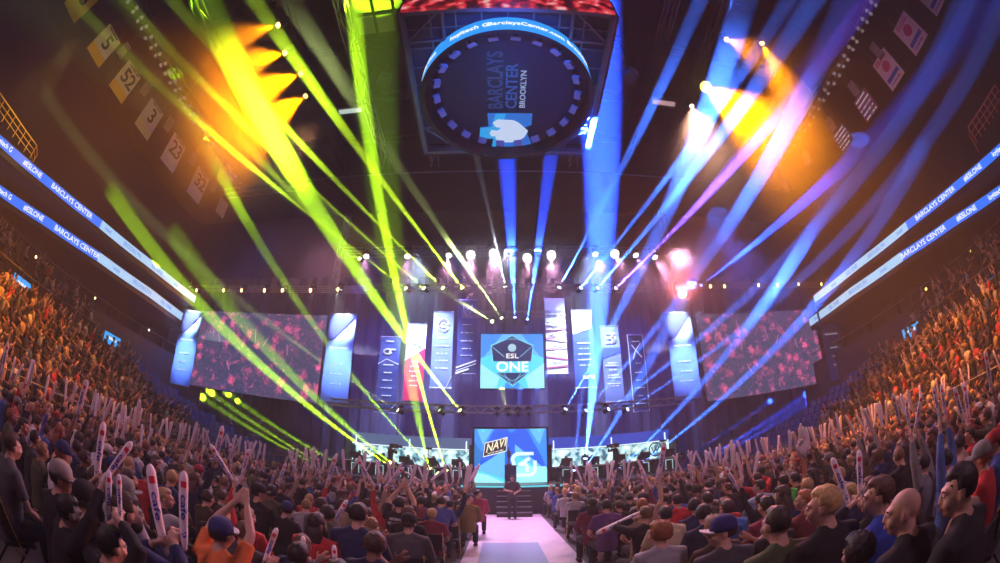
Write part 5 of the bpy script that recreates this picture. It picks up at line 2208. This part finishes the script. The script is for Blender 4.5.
holder('hold_h', (868, 500), 0, 1.05, {'L': ((850, 508), (832, 458), 'large pale stick leaning outwards between the blond man and the blue jacket'), 'R': ((860, 505), (859, 450), 'large upright pale stick beside the blue jacket')}, dict(), 'person between the blond man and the blue jacket raising two sticks', K_, HB)
holder('hold_i', (922, 465), R(5), 1.0, {'L': ((909, 431), (906, 399), 'raised pale stick, outermost of the tall group on the right'), 'R': ((914, 433), (922, 393), 'raised pale stick crossing the outermost one on the right')}, dict(), 'person in a grey shirt lifting two sticks high on the right', GY, HB)
holder('hold_j', (944, 462), R(5), 1.0, {'L': ((940, 421), (933, 387), 'raised pale stick above the blue sleeves'), 'R': ((946, 420), (941, 385), 'second raised pale stick above the blue sleeves')}, dict(), 'person with blue sleeves stretching both arms up', (.08, .16, .45), HB)

# --- holders placed under sticks that stand out farther back
def under_stick(b, t, lab, who, shirt, hair, side='R', detail=True):
    B0, T0 = ray(*b), ray(*t)
    D = .66 / max(.02, B0.angle(T0))
    key = 'up_r' if side == 'R' else 'up_l'
    c, p = pose_parts(key, 'long')
    hand = c['k']['w' + side] + V(0, 0, .05)
    # choose the distance at which the raised hand is as high as the foot of the stick
    if B0.z < -.02:
        D = min(D * 1.35, max(D * .75, (HC - hand.z) / -B0.z))
    s, B, dv, L = stick_px(b, t, D, lab, detail)
    loc = B - V(hand.x, hand.y, hand.z)
    loc.z = 0
    sc = min(1.12, max(.92, (B.z) / hand.z))
    loc = V(B.x - hand.x * sc, B.y - hand.y * sc, 0)
    BUSY.append((loc.x, loc.y))
    IND[0] += 1
    return person(key, loc, 0, who, shirt, hair, scale=sc)


US = [((234, 482), (210, 444), 'L'), ((231, 468), (231, 443), 'R'), ((241, 480), (249, 449), 'R'), ((262, 476), (255, 460), 'L'), ((270, 490), (275, 470), 'R'), ((277, 488), (286, 463), 'R'),
      ((296, 482), (294, 459), 'R'), ((301, 480), (306, 461), 'R'), ((320, 478), (318, 458), 'R'), ((374, 486), (357, 458), 'L'), ((385, 487), (404, 467), 'R'), ((420, 481), (405, 472), 'L'),
      ((431, 480), (447, 468), 'R'), ((340, 480), (336, 466), 'L'), ((741, 493), (725, 467), 'L'), ((788, 491), (786, 465), 'L'), ((796, 490), (792, 464), 'R'), ((752, 477), (760, 461), 'R'),
      ((776, 478), (771, 455), 'L'), ((768, 466), (774, 450), 'R'), ((727, 474), (737, 458), 'R'), ((590, 492), (575, 480), 'L'), ((603, 490), (592, 468), 'L'), ((612, 488), (616, 470), 'R'),
      ((627, 484), (634, 466), 'R'), ((650, 487), (640, 467), 'L'), ((655, 484), (660, 463), 'R'), ((694, 484), (688, 464), 'L'), ((700, 484), (706, 466), 'R'), ((45, 455), (40, 425), 'L'), ((24, 445), (31, 415), 'R'),
      ((195, 470), (189, 450), 'L'), ((200, 462), (205, 445), 'R'), ((838, 452), (832, 430), 'L'), ((862, 448), (868, 428), 'R')]
q = random.Random(5)
for i, (b, t, sd_) in enumerate(US):
    sn, sc_ = SHIRTS[q.randrange(len(SHIRTS))]
    hn, hc_ = HAIRS[q.randrange(len(HAIRS))]
    blk = 'left' if b[0] < 500 else 'right'
    idx = sum(1 for u in US if (u[0][0] < 500) == (b[0] < 500) and abs(u[0][0] - 500) <= abs(b[0] - 500))
    under_stick(b, t, 'pale stick held high in the %s block, %s raised stick outwards from the aisle' % (blk, ORD[idx]),
                'person in a %s top raising one stick, %s such from the aisle, %s block' % (sn, ORD[idx], blk), sc_, hc_, sd_, detail=i < 30)

# --- the seated grid on the arena floor
grid_ = []
ROWS = [16.1 - .92 * i for i in range(17)]
for r, y in enumerate(ROWS):
    for side_ in (-1, 1):
        for s_ in range(22):
            x = (-1.05 - .57 * s_) if side_ < 0 else (1.9 + .57 * s_)
            x += .22 * (r % 2) * side_
            grid_.append((x + rnd.uniform(-.06, .06), y + rnd.uniform(-.1, .1), r, s_, side_))


def proj(x, y, z):
    z -= HC
    u = z * math.cos(PITCH) - y * math.sin(PITCH)
    w = y * math.cos(PITCH) + z * math.sin(PITCH)
    n = math.sqrt(x * x + u * u + w * w)
    th = math.acos(max(-1, min(1, w / n)))
    r = 2 * F * math.sin(th / 2)
    q_ = math.hypot(x, u) or 1e-9
    return 500 + x / q_ * r, 281.5 - u / q_ * r


free = []
for g in grid_:
    x, y = g[0], g[1]
    if any((x - a) ** 2 + (y - b) ** 2 < .42 ** 2 for a, b in BUSY):
        continue
    X_, Y_ = proj(x, y, 1.25)
    if not (-12 < X_ < 1012 and Y_ < 580):
        continue
    if math.hypot(x, y) < 2.1:
        continue
    free.append(g)
free.sort(key=lambda g: math.hypot(g[0], g[1]))
NIND = 300 - IND[0] - 13
POSEP = [('rest', 30), ('rest_l', 10), ('rest_r', 10), ('side_l', 4), ('side_r', 4), ('lean', 7), ('up_r', 9), ('up_l', 8), ('up_both', 9), ('mid_both', 6), ('clap', 7), ('cross', 5)]
PHR = {'rest': 'hands in lap', 'rest_l': 'head turned left', 'rest_r': 'head turned right', 'side_l': 'looking sideways left', 'side_r': 'looking sideways right', 'lean': 'leaning forward',
       'up_r': 'right arm up', 'up_l': 'left arm up', 'up_both': 'both arms up', 'mid_both': 'sticks before chest', 'clap': 'clapping high', 'cross': 'arms folded'}
bag = [k for k, n in POSEP for _ in range(n)]
calm = ['rest', 'rest_l', 'rest_r', 'lean', 'cross', 'rest']
NST = [0]
def hand_sticks(loc, rz, key, sc, who):
    c, p = CACHE[key], POSES[key]
    Rz = Matrix.Rotation(rz, 3, 'Z')
    for n, g in (('L', p.gL), ('R', p.gR)):
        if g is None:
            continue
        w = c['k']['w' + n]
        d = (w - c['k']['e' + n]).normalized()
        base = w + d * .075 + V(0, .03, 0) - g * .09
        jit = V(rnd.uniform(-.25, .25), rnd.uniform(-.15, .15), 0)
        NST[0] += 1
        stick(V(*loc) + Rz @ (base * sc), Rz @ (g + jit).normalized(), 'pale stick in %s hand, %s' % ('left' if n == 'L' else 'right', who), detail=math.hypot(loc[0], loc[1]) < 8)
chair0 = make_chair()
nch = 0
for i, (x, y, r, s_, side_) in enumerate(free[:NIND]):
    px, _ = proj(x, y, 1.25)
    near = math.hypot(x, y) < 3.4
    key = rnd.choice(calm if near or math.hypot(x, y) < 6.3 or (abs(x) > 7 and rnd.random() < .45) else bag)
    sn, sc_ = rnd.choice(SHIRTS)
    hn, hc_ = rnd.choice(HAIRS)
    hs = rnd.choice(['short', 'short', 'short', 'crop', 'long', 'curly'])
    kw = {}
    what = '%s %s hair' % ({'short': 'short', 'crop': 'cropped', 'long': 'long', 'curly': 'curly'}[hs], hn)
    if rnd.random() < .13:
        cn, cc = rnd.choice([('black', (.015, .015, .015)), ('navy', (.02, .03, .12)), ('grey', (.25, .25, .25)), ('red', (.4, .03, .03)), ('white', (.7, .7, .7))])
        kw['cap'] = cc
        what = '%s cap' % cn
        hs = 'short'
    rz = rnd.uniform(-.15, .15) - math.atan2(.4 - x, 24 - y) * .5
    sl = rnd.choice(['short', 'long'])
    sc = rnd.uniform(.95, 1.08)
    blk = 'left' if side_ < 0 else 'right'
    who = '%s block, row %s, seat %s' % (blk, ORD[r + 1], ORD[s_ + 1])
    lab = '%s top, %s, %s, %s row from stage, %s %s of aisle' % (sn.capitalize(), what, PHR[key], ORD[r + 1], ORD[s_ + 1], blk)
    person(key, (x, y, 0), rz, lab, sc_, hc_, hs, rnd.choice(SKINS), sleeve=sl, scale=sc, group='audience on the arena floor', face=math.hypot(x, y) < 4.5, **kw)
    if key in ('up_r', 'up_l', 'up_both', 'mid_both') and rnd.random() < .8:
        hand_sticks((x, y, 0), rz, key, sc, 'person %s row from stage, %s %s of aisle' % (ORD[r + 1], ORD[s_ + 1], blk))
    if nch < 60 and math.hypot(x, y) > 2.9 and (near or s_ < 2 or math.hypot(x, y) < 4.6):
        c = chair0 if nch == 0 else copy_tree(chair0)
        c.location = (x, y - .02, -.03)
        c.rotation_euler = (0, 0, rz)
        c['label'] = 'black folding chair %s, %s row from stage, %s block' % (ORD[s_ + 1] + ' from the aisle', ORD[r + 1], blk)
        c['group'] = 'folding chairs on the arena floor'
        nch += 1

# --- the rest of the audience as one mass: far floor seats and both side stands
def low_person(kind):
    mb = MB()
    cl = []
    def seg(c, f):
        n0 = len(mb.f)
        f()
        cl.extend([c] * (len(mb.f) - n0))
    seg(0, lambda: mb.loft([(0, 0, .45), (0, 0, .62), (0, .01, .85), (0, .01, 1.0), (0, .01, 1.05)], [(.17, .12), (.16, .12), (.2, .13), (.19, .11), (.07, .06)], 8, up=(0, 1, 0)))
    seg(1, lambda: mb.loft([(0, .01, 1.03), (0, .02, 1.12)], [.055, .05], 6))
    seg(1, lambda: mb.ell((0, .045, 1.2), (.075, .09, .105), 10, 7))
    seg(2, lambda: mb.ell((0, .02, 1.24), (.087, .1, .1), 10, 6))
    for s in (-1, 1):
        seg(3, lambda: mb.loft([(s * .1, 0, .5), (s * .14, .44, .5), (s * .14, .46, .04)], [.09, .07, .055], 6))
        upp = (kind == 'up2') or (kind == 'up1' and s > 0) or (kind == 'up0' and s < 0)
        if upp:
            e, h = V(s * .3, .1, 1.2), V(s * .24, .18, 1.45)
        elif kind == 'clap':
            e, h = V(s * .26, .18, .92), V(s * .06, .34, 1.2)
        else:
            e, h = V(s * .25, .06, .76), V(s * .12, .28, .64)
        seg(0, lambda: mb.loft([V(s * .17, 0, 1.0), e], [.065, .05], 6))
        seg(1, lambda: mb.loft([e, h], [.042, .03], 6))
        seg(1, lambda: mb.ell(h + V(0, .01, .06) if upp or kind == 'clap' else h, (.03, .02, .05), 6, 4))
    return np.array(mb.v, np.float32), [list(f) for f in mb.f], cl
LOWP = {k: low_person(k) for k in ('sit', 'up0', 'up1', 'up2', 'clap')}
cv, cf, cc = [], [], []
base = 0
def put_low(x, y, z, rz, kind, shirt, skin, hair, sc):
    global base
    v, f, c = LOWP[kind]
    ca, sa = math.cos(rz), math.sin(rz)
    w = v * sc
    o = np.empty_like(w)
    o[:, 0] = w[:, 0] * ca - w[:, 1] * sa + x
    o[:, 1] = w[:, 0] * sa + w[:, 1] * ca + y
    o[:, 2] = w[:, 2] + z
    cv.append(o)
    pal = (shirt, skin, hair, (.02, .022, .03))
    for fc, k in zip(f, c):
        cf.append([i + base for i in fc])
        cc.extend([pal[k]] * len(fc))
    base += len(v)
def finish_mass(name, label):
    global base, cv, cf, cc
    me = bpy.data.meshes.new(name)
    me.from_pydata(np.concatenate(cv).tolist(), [], cf)
    ca = me.color_attributes.new('Col', 'FLOAT_COLOR', 'CORNER')
    a = np.ones((len(cc), 4), np.float32)
    a[:, :3] = np.array(cc, np.float32)
    ca.data.foreach_set('color', a.ravel())
    me.polygons.foreach_set('use_smooth', [True] * len(me.polygons))
    me.materials.append(M_crowd)
    o = link(name, me)
    tag(o, label, 'crowd', None, 'stuff')
    base, cv, cf, cc = 0, [], [], []
KINDB = ['sit'] * 6 + ['up0', 'up1', 'up2', 'clap']
FARST = []
for (x, y, r, s_, side_) in free[NIND:]:
    kd = rnd.choice(['sit'] * 6 + ['up0', 'up1', 'up2', 'up2', 'clap'])
    sc = rnd.uniform(.95, 1.08)
    put_low(x, y, 0, rnd.uniform(-.2, .2) - math.atan2(.4 - x, 24 - y) * .5, kd, rnd.choice(SHIRTS)[1], rnd.choice(SKINS), rnd.choice(HAIRS)[1], sc)
    if kd.startswith('up') and rnd.random() < .75:
        for s in ((-1, 1) if kd == 'up2' else (1,) if kd == 'up1' else (-1,)):
            FARST.append((x + s * .24 * sc, y + .2, 1.44 * sc, r, s_, side_, s))
finish_mass('floor_audience', 'rows of seated audience on the arena floor nearest the stage')
for (x, y, z, r, s_, side_, s) in FARST:
    if NST[0] > 235:
        break
    NST[0] += 1
    stick((x, y, z), (s * rnd.uniform(-.1, .5), rnd.uniform(-.1, .3), 1), 'pale stick, %s block, %s row from stage, %s from aisle, %s hand' % ('left' if side_ < 0 else 'right', ORD[r + 1], ORD[s_ + 1], 'right' if s > 0 else 'left'), detail=False)
STSH = SHIRTS + [('white', (.7, .68, .65)), ('tan', (.45, .32, .2)), ('tan', (.5, .38, .28)), ('light grey', (.4, .38, .36)), ('white', (.6, .55, .5)), ('red', (.5, .05, .03))]
for sx in (-1, 1):
    for k in range(NROW):
        x0, z0 = tier(k)
        y = -3.
        while y < 15.6 + rnd.uniform(-1.2, .4) - (.0 if k > 3 else -1):
            y += .54
            X_, Y_ = proj(CX + sx * (x0 + .35), y, z0 + 1.2)
            if not (-10 < X_ < 1010):
                continue
            if y > tier_end(k) - .3:
                continue
            if rnd.random() > (.93 if k < 9 else .0 if k < 11 else .55):
                continue
            rz = -sx * -1 * rnd.uniform(.5, 1.0)
            put_low(CX + sx * (x0 + .35) + rnd.uniform(-.05, .05), y + rnd.uniform(-.08, .08), z0, rz, rnd.choice(KINDB), rnd.choice(STSH)[1], rnd.choice(SKINS), rnd.choice(HAIRS)[1], rnd.uniform(.95, 1.08))
    finish_mass('stand_audience', 'dense seated audience filling the %s stand' % ('left' if sx < 0 else 'right'))

# ================================================================ PEOPLE ON AND BEFORE THE STAGE
POSES['stand'] = Pose(stand=True, L=(-.14, .2, 1.05), Rr=(.1, .24, 1.12))
POSES['film'] = Pose(stand=True, L=(-.1, .3, 1.5), Rr=(.16, .22, 1.42), yaw=0)
POSES['desk'] = Pose(L=(-.18, .38, .74), Rr=(.18, .38, .74), lean=8)
person('stand', (.45, 15.9, 0), PI, 'man standing in the aisle before the stage stairs, facing the audience', (.05, .045, .06), HB, skin=(.6, .36, .28), trousers=(.02, .02, .03), sleeve='short')
for i, (sd, j, x) in enumerate(DESKS):
    person('desk', (x + .05, 21.55, 1.255), PI, 'player seated at the %s desk from the aisle side in the %s booth' % (ORD[(5 - j) if sd == 'left' else j + 1], sd), (.02, .03, .08), HB, skin=(.5, .32, .25))
def video_camera(loc, rz, label):
    t = thing('video_camera', label, 'camera', loc, (0, 0, rz))
    MB().box((0, 0, 0), (.14, .42, .2)).build('camera_body', M_black, t)
    MB().bar((0, .2, 0), (0, .42, 0), .055, 12, .075).build('lens_barrel', M_dark, t)
    MB().box((-.12, .05, .06), (.1, .16, .08)).build('viewfinder', M_black, t)
    MB().box((0, -.02, .14), (.03, .26, .03)).build('carry_handle', M_grey, t)
for (px, rz, l, l2) in ((390, -.9, 'camera operator standing dark before the left booth with a shoulder camera', 'shoulder video camera before the left booth'),
                        (616, .9, 'camera operator standing dark before the right booth', 'shoulder video camera before the right booth')):
    p = at(px, 462, 19.6)
    person('film', (p.x, 19.6, 1.255), rz, l, K_, HB)
    video_camera(V(p.x, 19.6, 1.255) + Matrix.Rotation(rz, 3, 'Z') @ V(.18, .1, 1.62), rz, l2)
for px, l in ((428, 'thin lamp stand before the left booth'), (664, 'thin lamp stand before the right booth')):
    p = at(px, 460, 19.8)
    t = thing('lamp_stand', l, 'stand', (p.x, 19.8, 1.255))
    MB().bar((0, 0, .1), (0, 0, 1.6), .02, 6).build('pole', M_black, t)
    for k in range(3):
        a = 2 * PI * k / 3
        MB().bar((0, 0, .35), (.3 * math.cos(a), .3 * math.sin(a), .0), .015, 5).build('leg', M_black, t)
    MB().box((0, 0, 1.62), (.34, .12, .1)).build('lamp_head', M_black, t)
# foam hand held up in the right block
B = atd(803, 456, 7.6)
t = thing('foam_hand', 'white foam hand with one raised finger held over the right block', 'foam hand', B)
mb = MB()
mb.loft([(0, 0, 0), (0, 0, .1), (0, 0, .2), (0, 0, .27)], [(.07, .04), (.12, .05), (.13, .05), (.1, .045)], 12)
o = mb.build('palm', M_stick, t, True)
mb = MB()
mb.loft([(.05, 0, .22), (.05, 0, .4), (.05, 0, .5), (.05, 0, .52)], [(.04, .04), (.036, .036), (.03, .03), (.01, .01)], 10)
mb.build('finger', M_stick, t, True)
mb = MB()
for k in range(3):
    mb.loft([(-.01 - .04 * k, -.02, .2), (-.01 - .04 * k, -.05, .3), (-.01 - .04 * k, -.07, .25)], [.026, .026, .02], 8)
mb.loft([(-.1, 0, .08), (-.16, -.02, .17), (-.15, -.03, .22)], [.03, .028, .02], 8)
mb.build('curled_fingers', M_stick, t, True)
c, p = pose_parts('up_r', 'long')
h = c['k']['wR']
person('up_r', (B.x - h.x * 1.1, B.y - h.y, B.z - h.z * 1.1 - .04 if False else 0), 0, 'person in an orange sleeve stretching up the white foam hand', (.5, .2, .08), HB, scale=max(.95, min(1.25, B.z / (h.z + .02))))
print('individual', IND, 'sticks', NST, 'far', len(FARST), len(free))
